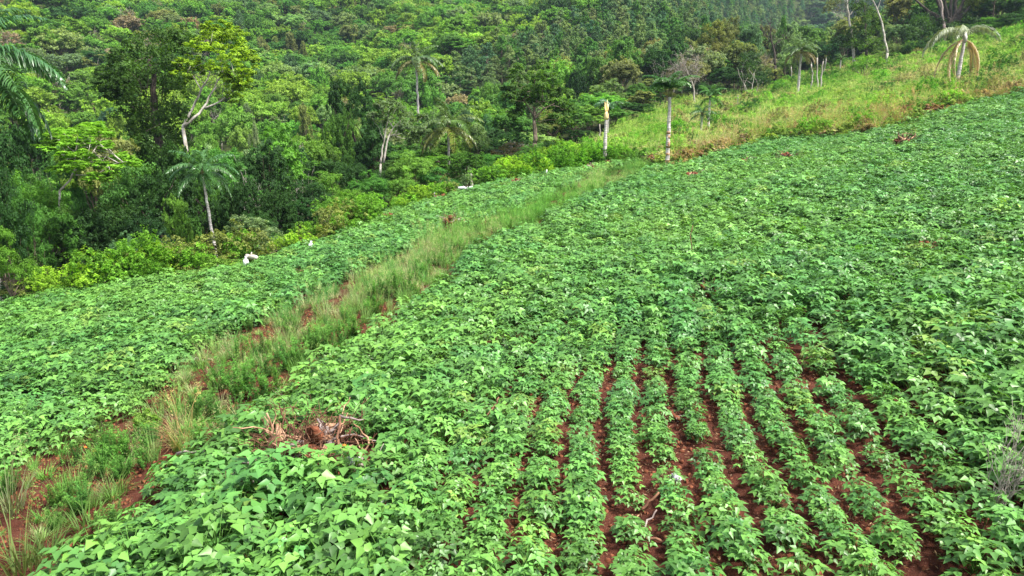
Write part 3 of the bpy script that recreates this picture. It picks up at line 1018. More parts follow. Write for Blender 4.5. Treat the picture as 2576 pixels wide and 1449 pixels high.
scatter_area('strip_weeds', P_STRIP, 3000, src_nweed, .25, .75, [(.09, .25, .04), (.07, .20, .04), (.12, .27, .06)], 'low narrow-leaved weeds between the larger ones on the strip', rngG,
             lambda x, y: .75 * sstep(-.1, .4, np.sin(x * 1.4 + 2) * np.sin(y * 1.7 + x)))
# field edge at the forest and the weedy slope above the crop
EDGEV = np.array(EDGE, float)
P_SLOPE = np.concatenate([gpoly([(1440, 434)]), g_MT[:0], gpoly([(1520, 421), (1620, 411)]), g_MT, [[110, 62], [110, 88]], EDGEV[::-1][1:10]])
P_BELT = np.concatenate([g_LT, EDGEV[EDGEV[:, 0] < 5][::-1]])

# slope shrubs and edge shrubs seen singly: foot u, v, width px, height px, colour, phrase
SHR = [(830, 560, 120, 90, 'bright green'), (930, 540, 90, 60, 'mid green'), (610, 650, 130, 60, 'bright green'), (560, 690, 110, 50, 'yellow-green'), (690, 620, 110, 45, 'mid green'),
       (390, 700, 120, 70, 'yellow-green'), (310, 720, 110, 70, 'bright green'), (230, 725, 110, 65, 'dark green'), (60, 760, 130, 90, 'dark green'), (150, 740, 80, 50, 'yellow-green'),
       (480, 660, 100, 80, 'mid green'), (270, 690, 120, 60, 'bright green'), (430, 640, 90, 60, 'yellow-green'), (720, 590, 90, 50, 'bright green'), (770, 615, 80, 35, 'olive'),
       (1010, 510, 90, 50, 'olive'), (1060, 495, 90, 45, 'olive'), (1230, 470, 90, 50, 'dark green'), (1320, 450, 80, 60, 'mid green'), (1180, 465, 60, 50, 'grey-green'),
       (1400, 425, 80, 60, 'bright green'), (1480, 405, 70, 35, 'bright green'), (1560, 400, 60, 30, 'mid green'), (1580, 388, 30, 32, 'dark green'), (1640, 385, 30, 25, 'dark green'),
       (1660, 350, 60, 35, 'bright green'), (1790, 300, 70, 35, 'bright green'), (1880, 300, 80, 35, 'mid green'), (1960, 250, 60, 35, 'bright green'), (2060, 225, 70, 40, 'bright green'),
       (2130, 250, 60, 30, 'yellow-green'), (2180, 200, 120, 55, 'bright green'), (2120, 175, 90, 35, 'mid green'), (2250, 170, 90, 35, 'bright green'), (2300, 130, 80, 25, 'yellow-green'),
       (2420, 235, 130, 50, 'dark green'), (2360, 245, 60, 40, 'dark green'), (2470, 110, 90, 35, 'yellow-green'), (2530, 180, 120, 45, 'bright green'), (2560, 130, 90, 40, 'mid green'),
       (2180, 260, 70, 30, 'bright green'), (2250, 225, 60, 22, 'dark green'), (2300, 280, 60, 30, 'pale green'), (2030, 330, 70, 30, 'pale green'), (2090, 300, 90, 30, 'bright green'),
       (1930, 340, 60, 22, 'bright green'), (1850, 345, 60, 25, 'bright green'), (1750, 370, 70, 30, 'mid green'), (2400, 180, 60, 30, 'bright green'), (2480, 230, 90, 35, 'pale green'),
       (2550, 215, 60, 30, 'pale green'), (1600, 330, 60, 28, 'bright green'), (2010, 262, 50, 25, 'mid green'), (2215, 115, 60, 25, 'dark green'), (1700, 320, 60, 26, 'yellow-green')]
LMK = [((1100, 490), 'near the white stakes'), ((1180, 480), 'by the white log'), ((640, 655), 'behind the bagged stick'), ((1520, 350), 'near the broken-topped palm'), ((1677, 330), 'near the tall palm'),
       ((1770, 300), 'by the two slim palms'), ((2005, 200), 'by the palm and snapped trunks'), ((2400, 180), 'around the wilted palm'), ((2275, 350), 'above the charred root heap'),
       ((300, 700), 'at the left field edge'), ((2200, 160), 'on the slope below the leaning pale trunk'), ((850, 540), 'at the field edge below the dark forest'), ((2550, 150), 'high on the weedy slope at right')]
src_shrub = []
for (u, v, wp, hp, cn) in SHR:
    p = ground(u, v)
    Z = float(proj(p[0], p[1], h_open(*p))[2])
    k = rngW.integers(0, len(SHRUB))
    s = wp * Z / FPX / 2.1
    sz = (hp * Z / FPX / 1.6) / s
    ph = min(LMK, key=lambda m: math.hypot(m[0][0] - u, m[0][1] - v))[1]
    e, f = put_leafy(SHRUB[k], 'shrub', p[0], p[1], s, jitter_tint(rngW, TINT[cn], .1), f'{cn} shrub {ph}', 'shrub', 'shrubs along the forest edge and slope', sz)
    pend(e, f'{cn} leafy shrub {ph}', u, v, 'shrub', 'shrubs along the forest edge and slope')
    if len(src_shrub) < 8: src_shrub.append(f)
src_weed = []
for i, (u, v, c, ph) in enumerate([(2140, 300, (.16, .22, .06), 'pale weed clump on the slope above the brushwood heap'), (2320, 300, (.13, .2, .05), 'low weed clump beside the top edge of the beans'),
                        (1990, 322, (.14, .26, .17), 'pale bluish weed clump on the slope'), (2230, 290, (.17, .20, .05), 'yellowish weed clump above the reddish brush heap'),
                        (345, 1105, (.13, .26, .03), 'low bright green weed mat on the bare strip'), (250, 1120, (.10, .19, .04), 'small weed clump by the orange fruit')]):
    p = ground(u, v)
    e, f = put_leafy(WEED[i % 4], 'weed_clump', p[0], p[1], (1.0 if u < 500 else 1.8), c, ph, 'weed')
    src_weed.append(f)
ST = [(.17, .34, .05), (.22, .37, .06), (.29, .41, .10), (.12, .28, .04), (.34, .38, .17), (.11, .28, .035), (.30, .26, .14)]
scatter_area('slope_weeds', P_SLOPE, 42000, src_weed[:4], .8, 1.8, ST, 'rank yellow-green weeds covering the slope', rngG, lambda x, y: np.full(len(x), .55))
scatter_area('slope_grass', P_SLOPE, 40000, src_tall, .7, 1.35, [(.20, .36, .07), (.28, .38, .13), (.15, .31, .06), (.36, .38, .20)], 'tall yellowish grass between the slope weeds', rngG, lambda x, y: np.full(len(x), .5))
scatter_area('slope_bushes', P_SLOPE, 950, src_shrub, .5, 1.35, [(.09, .27, .025), (.12, .32, .03), (.18, .38, .05), (.06, .18, .03), (.22, .24, .10)], 'leafy bushes dotted through the slope weeds', rngG)
scatter_area('edge_undergrowth', P_BELT, 9000, src_shrub + src_weed[:3], .5, 1.25, [(.10, .27, .02), (.20, .37, .03), (.13, .31, .03), (.17, .22, .06)], 'tangled undergrowth between crop and forest', rngG)

# browned scrub and dry stalks where the slope meets the crop
P_BROWN = np.concatenate([gpoly([(1700, 430), (1830, 392), (1900, 372), (2000, 356), (2100, 356), (2230, 340), (2350, 300), (2450, 268), (2560, 246)]),
                          gpoly([(2560, 225), (2450, 238), (2350, 262), (2230, 300), (2100, 322), (2000, 328), (1900, 345), (1830, 365), (1700, 400)])])
scatter_area('dry_scrub', P_BROWN, 1500, src_weed[:3] + src_tall[:2], .9, 2.0, [(.26, .17, .09), (.30, .24, .12), (.16, .26, .05), (.20, .30, .06), (.34, .28, .17)], 'browned scrub where the slope meets the crop', rngG)


def litter(name, P, n, label, lo=.02, hi=.09):
    rng = np.random.default_rng(55)
    a, b = P.min(0), P.max(0)
    x = rng.uniform(a[0], b[0], n); y = rng.uniform(a[1], b[1], n)
    ok = in_poly(x, y, P)
    cl = np.sin(x * 2.3 + 1) * np.sin(y * 1.9 + x) + rng.normal(0, .5, n) > .1
    x, y = x[ok & cl], y[ok & cl]
    k = len(x)
    C = np.stack([x, y, H(x, y) + rng.uniform(.015, .035, k)], -1)
    N_ = norm(np.stack([rng.normal(0, .35, k), rng.normal(0, .35, k), np.ones(k)], -1))
    V, F = leaf_quads(rng, C, N_, rng.uniform(lo, hi, k), rng.uniform(.005, .022, k), fold=.3)
    mb = MB(); mb.add(V, F, rng.uniform(0, 1, k))
    o = mb.build(name, M_GRASS); o['tint'] = [.27, .19, .115]
    tag(o, label, kind='stuff')


litter('straw_litter', np.concatenate([P_STRIP]), 26000, 'dead straw and leaf litter on the bare strip')
litter('furrow_litter', gpoly([(1150, 950), (2300, 850), (2576, 1100), (2576, 1449), (1200, 1449)]), 9000, 'dead leaf and straw litter in the furrows')

# ------------------------------------------------------------------ palms
def frond_mesh(rng, L=3.2, p0=1.1, p1=-0.9, n=58, leaf=0.66, droop=0.9, w=0.055, mat=None, thin=1.0, ex=0.8):
    """one arching frond along +X; leaflets hang in two rows"""
    mb = MB()
    m = 14
    t = np.linspace(0, 1, m)
    ang = p0 + (p1 - p0) * t ** ex
    dx = np.concatenate([[0], np.cumsum(np.cos(ang[1:]))]) * L / (m - 1)
    dz = np.concatenate([[0], np.cumsum(np.sin(ang[1:]))]) * L / (m - 1)
    C = np.stack([dx, rng.normal(0, .02, m) * L * 0.2, dz], -1)
    add_tube(mb, C, np.linspace(.035, .006, m), 4, .8)
    for i in range(n):
        q = .12 + .88 * (i + rng.random()) / n
        if rng.random() > thin: continue
        k = min(int(q * (m - 1)), m - 2); f = q * (m - 1) - k
        P = C[k] * (1 - f) + C[k + 1] * f
        T = norm(C[k + 1] - C[k])
        ll = leaf * (math.sin(math.pi * min(1, .18 + q * .8)) ** .6) * rng.uniform(.8, 1.1)
        for sd in (-1, 1):
            d0 = norm(np.array([0, sd, 0]) * rng.uniform(.7, 1.1) + T * .55 + np.array([0, 0, rng.uniform(-.1, .5)]))
            pts = [P]; d = d0
            for s in range(3):
                pts.append(pts[-1] + d * ll / 3)
                d = norm(d + np.array([0, 0, -1]) * droop * rng.uniform(.5, 1.0))
            pts = np.array(pts)
            wd = norm(np.cross(d0, np.array([0, 0, 1.0]) + rng.normal(0, .3, 3)))
            ww = w * np.array([.6, 1, .7, .08])[:, None]
            V = np.stack([pts - wd * ww / 2, pts + wd * ww / 2], 1).reshape(-1, 3)
            F = np.array([(2 * a, 2 * a + 1, 2 * a + 3, 2 * a + 2) for a in range(3)])
            mb.add(V, F, rng.uniform(.2, .8))
    return mb.mesh('frond', mat or M_FROND)


rngP = np.random.default_rng(61)
FR = {'up': [frond_mesh(rngP, 2.9, 1.35, -.1) for _ in range(2)], 'mid': [frond_mesh(rngP, 3.1, .95, -.9) for _ in range(3)],
      'tuft': [frond_mesh(rngP, 2.1, 1.55, -.65, n=46, leaf=.60, droop=1.1, w=.06) for _ in range(3)],
      'low': [frond_mesh(rngP, 3.0, .45, -1.3) for _ in range(2)], 'wilt': [frond_mesh(rngP, 3.9, 1.35, -1.35, n=64, leaf=.8, droop=1.9, w=.06) for _ in range(2)],
      'hang': [frond_mesh(rngP, 3.6, .9, -1.60, n=80, leaf=.42, droop=2.6, w=.05, ex=.33) for _ in range(2)]}


def palm_trunk(mb, top, r, rng, rings=True, bark_red=False):
    P = curve((0, 0, -.3), top, rng, 22, .004)
    R = r * (1.25 - .4 * np.linspace(0, 1, 22)) * (1 + rng.normal(0, .03, 22))
    R[:2] *= 1.15
    add_tube(mb, P, R, 10)
    if rings:
        for t in np.arange(.15, .95, .045):
            k = t * 21; i = int(k)
            c = P[i] + (P[i + 1] - P[i]) * (k - i)
            rr = R[i] * 1.06
            add_tube(mb, [c - (0, 0, .03), c, c + (0, 0, .03)], [rr * .97, rr, rr * .97], 10)


def palm(u, v, vtop, label, spec, s=1.0, r=.14, tint=(.05, .13, .035), Z=None, lean=(0, 0), cutbark=False, group=None):
    if Z is None:
        p = ground(u, v)
        Z = float(proj(p[0], p[1], h_open(*p))[2])
    else:
        d = ray(u, v) * Z; p = d[:2]
    h = (v - vtop) * Z / FPX
    zg = float(H(*p))
    if Z and spec.get('float'):
        h = CAMZ + (ray(u, vtop) * Z)[2] - zg
    e = empty('palm_tree', (p[0], p[1], zg))
    top = np.array([lean[0] * h, lean[1] * h, h])
    mb = MB(); palm_trunk(mb, top, r, rngP)
    mb.build('trunk', M_PALMBARK, e, True)
    if cutbark:
        for a, b in ((.30, .40), (.43, .47), (.49, .53), (.20, .235)):
            mc = MB(); P = np.array([top * a, top * (a + b) / 2, top * b]); add_tube(mc, P, [r * (1.34 - .4 * q) for q in (a, (a + b) / 2, b)], 10)
            tag(mc.build('bark_scar', M_SPLIT, e, True), 'orange-brown stripped patch of bark')
    sh = MB(); add_tube(sh, [top * .985, top + (0, 0, .35 * s), top + (0, 0, .75 * s)], [r * 1.1, r * 1.35, r * .3], 8)
    sh.build('crownshaft', M_PALMBARK if spec.get('dead') else M_FIBRE, e, True)
    for kd, lst in spec['fronds'].items():
        for (az, tw) in lst:
            f = bpy.data.objects.new('frond', FR[kd][int(abs(az) * 7) % len(FR[kd])])
            link(f, e)
            f.location = top + np.array([0, 0, (.45 if kd in ('up', 'mid', 'tuft') else .15) * s])
            f.rotation_euler = (rngP.normal(0, .15), -tw, az)
            f.scale = (s, s, s)
            tn = spec.get('tints', {}).get(kd, tint)
            f['tint'] = jitter_tint(rngP, tn, .1)
    tag(e, label, 'palm', group)
    return e


M_FIBRE = bark_mat('palm_sheath', (0.10, 0.12, 0.04), (0.26, 0.22, 0.12), scale=9)


def ring(n, a0=0, tw=0.0, jit=.15):
    return [(a0 + i * 6.283 / n + float(rngP.normal(0, jit)), tw + float(rngP.normal(0, .12))) for i in range(n)]


full = lambda: {'fronds': {'up': ring(4, .3), 'tuft': ring(16), 'low': ring(3, .4)}}
palm(545, 640, 440, 'queen palm with drooping fronds before the dark forest at left', {'float': 1, 'fronds': {'up': ring(4, .3), 'mid': ring(8), 'low': ring(7, .4)}}, .56, .06, (.06, .16, .05), lean=(-.06, 0), Z=31)
palm(1678, 430, 250, 'tall palm with stripped orange bark patches among the beans', {'fronds': {'tuft': ring(24, .3, 0, .3), 'up': ring(4)}}, .74, .115, (.055, .16, .03), lean=(-.015, 0), cutbark=True)
palm(1780, 345, 258, 'right one of two slim palms low on the weedy slope', full(), .62, .11, (.08, .22, .04))
palm(1762, 355, 298, 'left, shorter one of two slim palms low on the weedy slope', {'fronds': {'up': ring(4, .3), 'mid': ring(5), 'low': ring(5, .4)}}, .5, .10, (.06, .15, .035))
palm(2005, 250, 142, 'full-crowned palm beside the snapped trunks on the slope', {'fronds': {'up': ring(5), 'mid': ring(10), 'low': ring(8)}, 'tints': {'low': (.17, .17, .06)}}, .95, .16, (.075, .145, .04))
palm(2402, 237, 112, 'wilted palm with hanging straw-coloured fronds high on the slope',
     {'dead': 1, 'fronds': {'wilt': [(3.3, .05), (2.8, -.15), (3.9, .1), (.2, .25)], 'hang': [(3.2, -.25), (3.45, .0), (-.15, -.15), (.3, .05), (.1, -.35), (2.5, 0)]},
      'tints': {'wilt': (.22, .27, .17), 'hang': (.42, .32, .20)}}, 1.12, .15, lean=(.03, 0))
palm(-22, 640, 205, 'large palm leaning in from the left picture edge with long drooping fronds', {'fronds': {'up': ring(7), 'mid': ring(16), 'low': ring(16)}, 'float': 1}, 1.45, .17, (.05, .14, .045), Z=30)
palm(2112, 185, 152, 'small young palm at the forest edge above the slope', {'fronds': {'up': ring(5), 'mid': ring(5)}}, .5, .12, (.07, .15, .035))
palm(1052, 300, 165, 'distant palm rising from the hillside canopy', {'fronds': {'up': ring(4), 'mid': ring(8), 'low': ring(8)}, 'float': 1, 'tints': {'low': (.2, .19, .07)}}, 1.7, .2, (.08, .15, .05), Z=120)
palm(1130, 440, 330, 'drooping feathery palm in the forest edge right of the pale forked trunks', {'fronds': {'up': ring(3), 'mid': ring(8), 'low': ring(12)}, 'float': 1, 'tints': {'low': (.16, .2, .05)}}, 1.15, .12, (.10, .18, .04), Z=60)

# palm whose top has been snapped: raw yellow wood, and a green tuft behind
p = ground(1521, 423); Z = float(proj(p[0], p[1], h_open(*p))[2]); zg = float(H(*p))
e = empty('palm_tree', (p[0], p[1], zg))
h = (423 - 307) * Z / FPX
mb = MB(); palm_trunk(mb, np.array([0, 0, h]), .125, rngP); mb.build('trunk', M_PALMBARK, e, True)
mb = MB(); add_tube(mb, [(0, 0, h - .05), (0, 0, h + .12), (0, 0, h + .38), (0, 0, h + .55)], [.12, .18, .15, .08], 10)
for a, l in ((1.2, .9), (2.4, .75), (3.6, .5), (.2, .6)):
    add_tube(mb, [(0, 0, h + .4), (.1 * math.cos(a), .1 * math.sin(a), h + .4 + l * .5), (.16 * math.cos(a), .16 * math.sin(a), h + .5 + l)], [.08, .06, .01], 5)
mb.build('broken_top', M_CUT, e, True)
tag(e, 'slim palm trunk with splintered raw yellow top in the bean field', 'palm')
# the green crown seen above it belongs to a palm standing further back
palm(1527, 400, 285, 'green-topped palm standing behind the splintered palm trunk', {'fronds': {'tuft': ring(14, 0, 0, .3), 'up': ring(3)}, 'float': 1}, 1.0, .1, (.055, .15, .05), Z=78)

# ------------------------------------------------------------------ bare trunks, stakes and posts
def pole(name, u, v, vtop, label, cat, r0, r1, mat, lean=0, group=None, jag=False, Z=None):
    if Z is None:
        p = ground(u, v); Z = float(proj(p[0], p[1], h_open(*p))[2])
    else:
        p = (ray(u, v) * Z)[:2]
    h = (v - vtop) * Z / FPX
    mb = MB(); P = curve((0, 0, -.1), (lean * h, 0, h), rngP, 7, .015); add_tube(mb, P, np.linspace(r0, r1, 7) * (1 + rngP.normal(0, .08, 7)), 7)
    if jag:
        for i in range(3):
            a = i * 2.1
            c = P[-1] + (r1 * .5 * math.cos(a), r1 * .5 * math.sin(a), -.05)
            add_tube(mb, [c, c + (0.02, 0, .15 + .12 * i)], [r1 * .45, r1 * .1], 4)
    o = mb.build(name, mat, smooth=True); o.location = (p[0], p[1], float(H(*p)))
    tag(o, label, cat, group)
    return o


for u, v, vt, ln, lb in ((2057, 235, 150, -.12, 'leaning snapped grey trunk right of the full-crowned palm'), (2062, 232, 158, .02, 'upright snapped pale trunk in the broken trunk cluster'),
                         (2047, 228, 165, -.2, 'leftmost leaning snapped trunk in the broken trunk cluster'), (2035, 240, 205, .15, 'short broken trunk at foot of the snapped trunks'),
                         (2068, 205, 150, .08, 'right-hand splintered pale trunk behind the broken cluster'), (1990, 215, 180, -.1, 'thin dead trunk left of the full-crowned palm')):
    pole('snapped_trunk', u, v, vt, lb, 'dead trunk', .13, .09, M_PALE, ln, None, True)
pole('dead_pole', 1853, 300, 250, 'thin grey bare pole standing on the weedy slope', 'dead trunk', .06, .04, M_GREYWOOD, -.02)
pole('snapped_trunk', 1509, 395, 345, 'thin peeling snag left of the splintered palm', 'dead trunk', .1, .06, M_TWIG, -.06, Z=72)
pole('tree_stump', 1526, 421, 392, 'dark charred stump right behind the splintered palm trunk', 'stump', .17, .15, M_CHAR, .03)
pole('snapped_trunk', 1187, 445, 408, 'short pale broken trunk in the bushes above the white log', 'dead trunk', .14, .07, M_PALE, -.05, None, True, Z=52)
for u, v, vt, lb in ((1094, 505, 487, 'white-topped stake left of the white log'), (1375, 444, 432, 'small white stake at the forest edge below the tall dark tree')):
    e = pole('marker_stake', u, v + 9, vt - 2, lb, 'stake', .05, .045, M_WHITE)


def bagged(u, v, vt, label):
    p = ground(u, v); Z = float(proj(p[0], p[1], h_open(*p))[2]); h = (v - vt) * Z / FPX
    e = empty('bagged_stick', (p[0], p[1], float(H(*p))))
    mb = MB(); add_tube(mb, [(0, 0, -.1), (.01, 0, h * .9)], [.022, .018], 5); mb.build('stick', M_BARK, e)
    mb = MB(); add_tube(mb, [(0, 0, h * .5), (.01, 0, h * .62), (-.01, 0, h * .85), (.01, 0, h * .97), (.02, 0, h * 1.08)], [.09, .12, .1, .03, .055], 9); mb.build('bag', M_WHITE, e, True)
    tag(e, label, 'bagged stick')


bagged(914, 571, 533, 'upright stick with white plastic bag at the forest edge, furthest up')
bagged(784, 642, 610, 'small stick with white bag midway along the left field edge')
bagged(621, 688, 649, 'stick with white bag left of the pale log')


def logo_(u, v, L, r, az, label, mat, tilt=0.0, name='log'):
    p = ground(u, v)
    mb = MB(); d = np.array([math.cos(az), math.sin(az), tilt]) * L / 2
    P = curve(-d, d, rngP, 6, .03); add_tube(mb, P, r * (1 + rngP.normal(0, .12, 6)), 9)
    mb2 = MB(); add_tube(mb2, curve(P[3], P[3] + (d[1] * .3, -d[0] * .3, r * 1.8), rngP, 3, .05), [r * .5, r * .35, r * .2], 5)
    o = mb.build(name, mat, smooth=True); o.location = (p[0], p[1], float(H(*p)) + r * .8 + (.38 if Lift else 0))
    b = mb2.build('branch_stub', mat, o, True)
    tag(o, label, 'log')
    return o


Lift = True
logo_(636, 676, .6, .11, 2.7, 'short pale cut log beside the white bagged stick', M_PALE)
logo_(1172, 493, 1.0, .09, .25, 'white weathered log lying at the forest edge beyond the beans', M_WHITE)
Lift = False


# ------------------------------------------------------------------ uprooted stumps and brush heaps
def root_heap(u, v, s, label, nroot=14, chunks=4, up=.55, mats=(M_ROOT, M_SPLIT, M_GREYWOOD), dark=False, seed=1, cat='stump', name='uprooted_stump', fine=26, flat=1.0, lift=.0):
    rng = np.random.default_rng(seed)
    p = ground(u, v)
    e = empty(name, (p[0], p[1], float(H(*p)) + lift))
    mb = MB()
    # clod of earth and matted rootlets at the core
    for i in range(7):
        c = rng.normal(0, .16 * s, 3) * (1, 1, .5) + (0, 0, .14 * s)
        add_tube(mb, curve(c - rng.normal(0, .1 * s, 3), c + rng.normal(0, .1 * s, 3), rng, 4, .2), [.05 * s, .12 * s, .1 * s, .04 * s], 7)
    mb.build('earth_clod', M_SOILCLOD, e, True)
    for i in range(chunks):
        a = rng.uniform(0, 6.283); c = np.array([math.cos(a), math.sin(a), 0]) * rng.uniform(.05, .4) * s + (0, 0, .15 * s)
        d = norm(rng.normal(0, 1, 3) + (0, 0, .7)) * rng.uniform(.18, .34) * s
        mc = MB(); P = curve(c - d, c + d, rng, 6, .12)
        add_tube(mc, P, .07 * s * np.array([.5, 1.0, .8, 1.1, .7, .25]) * (1 + rng.normal(0, .2, 6)), 7)
        mc.build('wood_chunk', M_CHAR if (dark and i % 2) else mats[1 + i % 2], e, False)
    for i in range(nroot):
        a = rng.uniform(0, 6.283); q0 = rng.uniform(0, .25) * s
        P = [np.array([q0 * math.cos(a), q0 * math.sin(a), rng.uniform(.05, .3) * s])]
        d = norm(np.array([math.cos(a), math.sin(a), rng.uniform(-.2, 1.3) * up * 1.6]))
        L = rng.uniform(.35, .95) * s
        for k in range(7):
            P.append(P[-1] + d * L / 7)
            d = norm(d + rng.normal(0, .45, 3) + (0, 0, -.04))
            P[-1][2] = max(P[-1][2] * 1.0, .01)
        P = np.array(P); P[:, 2] *= flat
        r = rng.uniform(.012, .035) * s
        mr = MB(); add_tube(mr, P, np.linspace(r, r * .3, 8) * (1 + rng.normal(0, .12, 8)), 6)
        k = rng.integers(2, 5)
        add_tube(mr, curve(P[k], P[k] + norm(rng.normal(0, 1, 3) + d) * L * .35, rng, 4, .12), [r * .6, r * .5, r * .35, r * .15], 5)
        mr.build('root', mats[i % 3] if not dark else (M_CHAR if i % 3 == 0 else mats[i % 2]), e, True)
    mf = MB()
    for i in range(fine):
        c = rng.normal(0, .3 * s, 3) * (1, 1, .4) + (0, 0, .18 * s)
        add_tube(mf, curve(c, c + norm(rng.normal(0, 1, 3) + (0, 0, .2)) * rng.uniform(.2, .5) * s, rng, 5, .16), np.linspace(.006, .0025, 5) * max(s, 1), 3)
    mf.build('rootlets', M_ROOT, e)
    tag(e, label, cat)
    return e


root_heap(785, 1165, 1.4, 'large uprooted stump with tangled red-brown roots among the near beans', 34, 9, .16, seed=3, fine=420)
root_heap(612, 1262, .9, 'small uprooted stump with pale split wood left of the large stump', 12, 4, .2, seed=9, fine=80)
root_heap(885, 1195, .8, 'ash-grey broken stump with white charred end right of the large stump', 7, 4, .5, seed=12, mats=(M_ROOT, M_GREYWOOD, M_SPLIT), fine=30)
root_heap(512, 915, .50, 'bleached twisted root lying where the left beans meet the strip', 8, 2, .4, seed=14, mats=(M_GREYWOOD, M_SPLIT, M_PALE), fine=60)
root_heap(2275, 380, 1.35, 'big dark uprooted root heap standing in the upper right beans', 20, 9, .8, seed=5, dark=True, fine=90, lift=.25)
root_heap(2192, 335, 1.5, 'reddish fibrous brush heap at the upper edge of the beans', 12, 2, .6, seed=6, mats=(M_ROOT, M_ROOT, M_SPLIT), cat='brush heap', name='brush_heap', fine=130)
root_heap(1140, 580, 1.0, 'reddish sprawling roots in the middle of the left bean field', 12, 2, .5, seed=7, lift=.3)
root_heap(981, 560, .75, 'small red earth-covered stump near the left forest edge', 8, 2, .3, seed=8, mats=(M_ROOT, M_ROOT, M_SPLIT), lift=.2)
root_heap(1107, 515, .8, 'small red-brown root heap just below the white log', 9, 2, .4, seed=15, mats=(M_ROOT, M_ROOT, M_SPLIT), lift=.25)
root_heap(1866, 366, 1.6, 'low grey brushwood heap at the foot of the weedy slope', 16, 0, .15, seed=16, mats=(M_GREYWOOD, M_TWIG, M_ROOT), cat='brush heap', name='brush_heap', fine=90, flat=.5, lift=.2)
root_heap(1972, 412, 1.0, 'pale forked root with charred pieces in the upper beans', 8, 3, .6, seed=17, dark=True, lift=.25)
root_heap(1868, 425, .9, 'slender upright root with a dark reddish base in the upper beans', 6, 1, .9, seed=18, lift=.25)
root_heap(1742, 462, .9, 'pale orange root scraps right of the tall palm foot', 8, 1, .3, seed=19, mats=(M_SPLIT, M_SPLIT, M_ROOT), lift=.3)
root_heap(1640, 418, 1.1, 'dark red roots heaped left of the tall palm foot', 10, 2, .4, seed=20, lift=.3)
root_heap(1487, 440, .9, 'red and grey root heap left of the splintered palm', 8, 3, .4, seed=21, mats=(M_ROOT, M_GREYWOOD, M_SPLIT), lift=.3)
root_heap(1534, 425, .7, 'small charred roots at the foot of the splintered palm', 6, 2, .5, seed=22, dark=True, lift=.2)
root_heap(1300, 472, .8, 'thin broken sticks at the forest edge of the bean field', 6, 1, .4, seed=23, lift=.2)
root_heap(1790, 752, .55, 'small twiggy red root in the middle of the main bean field', 9, 1, .7, seed=24, mats=(M_ROOT, M_TWIG, M_ROOT), fine=50, lift=.12)
root_heap(2325, 650, .5, 'tiny reddish root in the right part of the beans', 7, 1, .5, seed=25, mats=(M_ROOT, M_ROOT, M_SPLIT), lift=.25)
root_heap(1690, 1060, .35, 'thin dry roots lying in the furrow above the grey bag', 9, 0, .3, seed=26, mats=(M_TWIG, M_GREYWOOD, M_ROOT), fine=40, cat='dead roots')
root_heap(760, 700, .5, 'red soil lump with roots in the left bean field', 5, 1, .2, seed=27, mats=(M_ROOT, M_ROOT, M_SPLIT), lift=.1)
root_heap(2010, 352, 1.2, 'dark tangled brush at the top edge of the beans', 12, 1, .4, seed=28, dark=True, cat='brush heap', name='brush_heap', fine=80, lift=.1)
root_heap(730, 1010, .5, 'pale dry roots at the edge of the main beans beside the strip', 8, 1, .3, seed=29, mats=(M_GREYWOOD, M_TWIG, M_SPLIT), fine=50)


def stick(u, v, u2, v2, r, label, mat=M_ROOT, lift=.05, h2=.05, name='stick'):
    a = ground(u, v); b = ground(u2, v2)
    za = float(H(*a)) + lift; zb = float(H(*b)) + h2
    mb = MB(); m = np.array([a[0], a[1], za])
    P = curve((0, 0, 0), np.array([b[0] - a[0], b[1] - a[1], zb - za]), rngP, 8, .05)
    add_tube(mb, P, np.linspace(r, r * .6, 8) * (1 + rngP.normal(0, .08, 8)), 7)
    o = mb.build(name, mat, smooth=True); o.location = m
    tag(o, label, 'stick')
    return o


stick(1612, 1292, 1655, 1280, .022, 'bent brown stick on soil between bean rows', M_ROOT, .04, .22)
stick(1615, 1350, 1650, 1322, .013, 'pale grey stick on the soil below the bent brown stick', M_GREYWOOD, .04, .2)
stick(1620, 1362, 1700, 1372, .02, 'brown stick on soil crossing under the pale grey stick', M_ROOT, .04, .04)
stick(450, 1185, 545, 1190, .025, 'long pale branch poking out of beans left of the stump', M_GREYWOOD, .3, .4)
stick(848, 1235, 862, 1160, .03, 'upright brown branch rising from the large stump', M_ROOT, .15, .75)
stick(740, 1200, 720, 1120, .012, 'thin dark twig leaning out left of the large stump', M_ROOT, .3, .65)
stick(860, 1150, 885, 1075, .012, 'thin tan twig sticking up above the large stump', M_SPLIT, .4, .55)
stick(1737, 668, 1737, 664, .018, 'brown upright stick in the middle of the beans', M_ROOT, .1, 1.15)
stick(775, 1345, 810, 1335, .03, 'curved brown branch lying below the large stump', M_ROOT, .15, .15)
stick(700, 1345, 715, 1372, .015, 'bleached twig on the soil below the large stump', M_GREYWOOD, .15, .2)
stick(1255, 1065, 1225, 1095, .012, 'slanting dark twig above the small bare patch', M_ROOT, .45, .3)
stick(1765, 1132, 1820, 1138, .014, 'thin root lying across the wide bare furrow', M_ROOT, .02, .02)

# dry twig bush at the right edge
p = ground(2505, 1305)
e = empty('dry_bush', (p[0], p[1], float(H(*p))))
for i in range(15):
    mb = MB()
    a = rngP.uniform(0, 6.283); q = rngP.uniform(.05, .5)
    t0 = np.array([math.cos(a) * q * .8, math.sin(a) * q * .8, rngP.uniform(.8, 1.35)])
    P = curve((rngP.normal(0, .03), rngP.normal(0, .03), 0), t0, rngP, 7, .04, .03)
    add_tube(mb, P, np.linspace(.006, .0018, 7), 4)
    for j in range(7):
        k = rngP.integers(2, 6)
        add_tube(mb, curve(P[k], P[k] + norm(t0 * .7 + rngP.normal(0, .5, 3)) * rngP.uniform(.15, .4), rngP, 4, .06), [.003, .0025, .002, .001], 3)
    mb.build('twig', M_TWIG, e)
tag(e, 'leafless grey twig bush standing in beans near the right picture edge', 'dead bush')


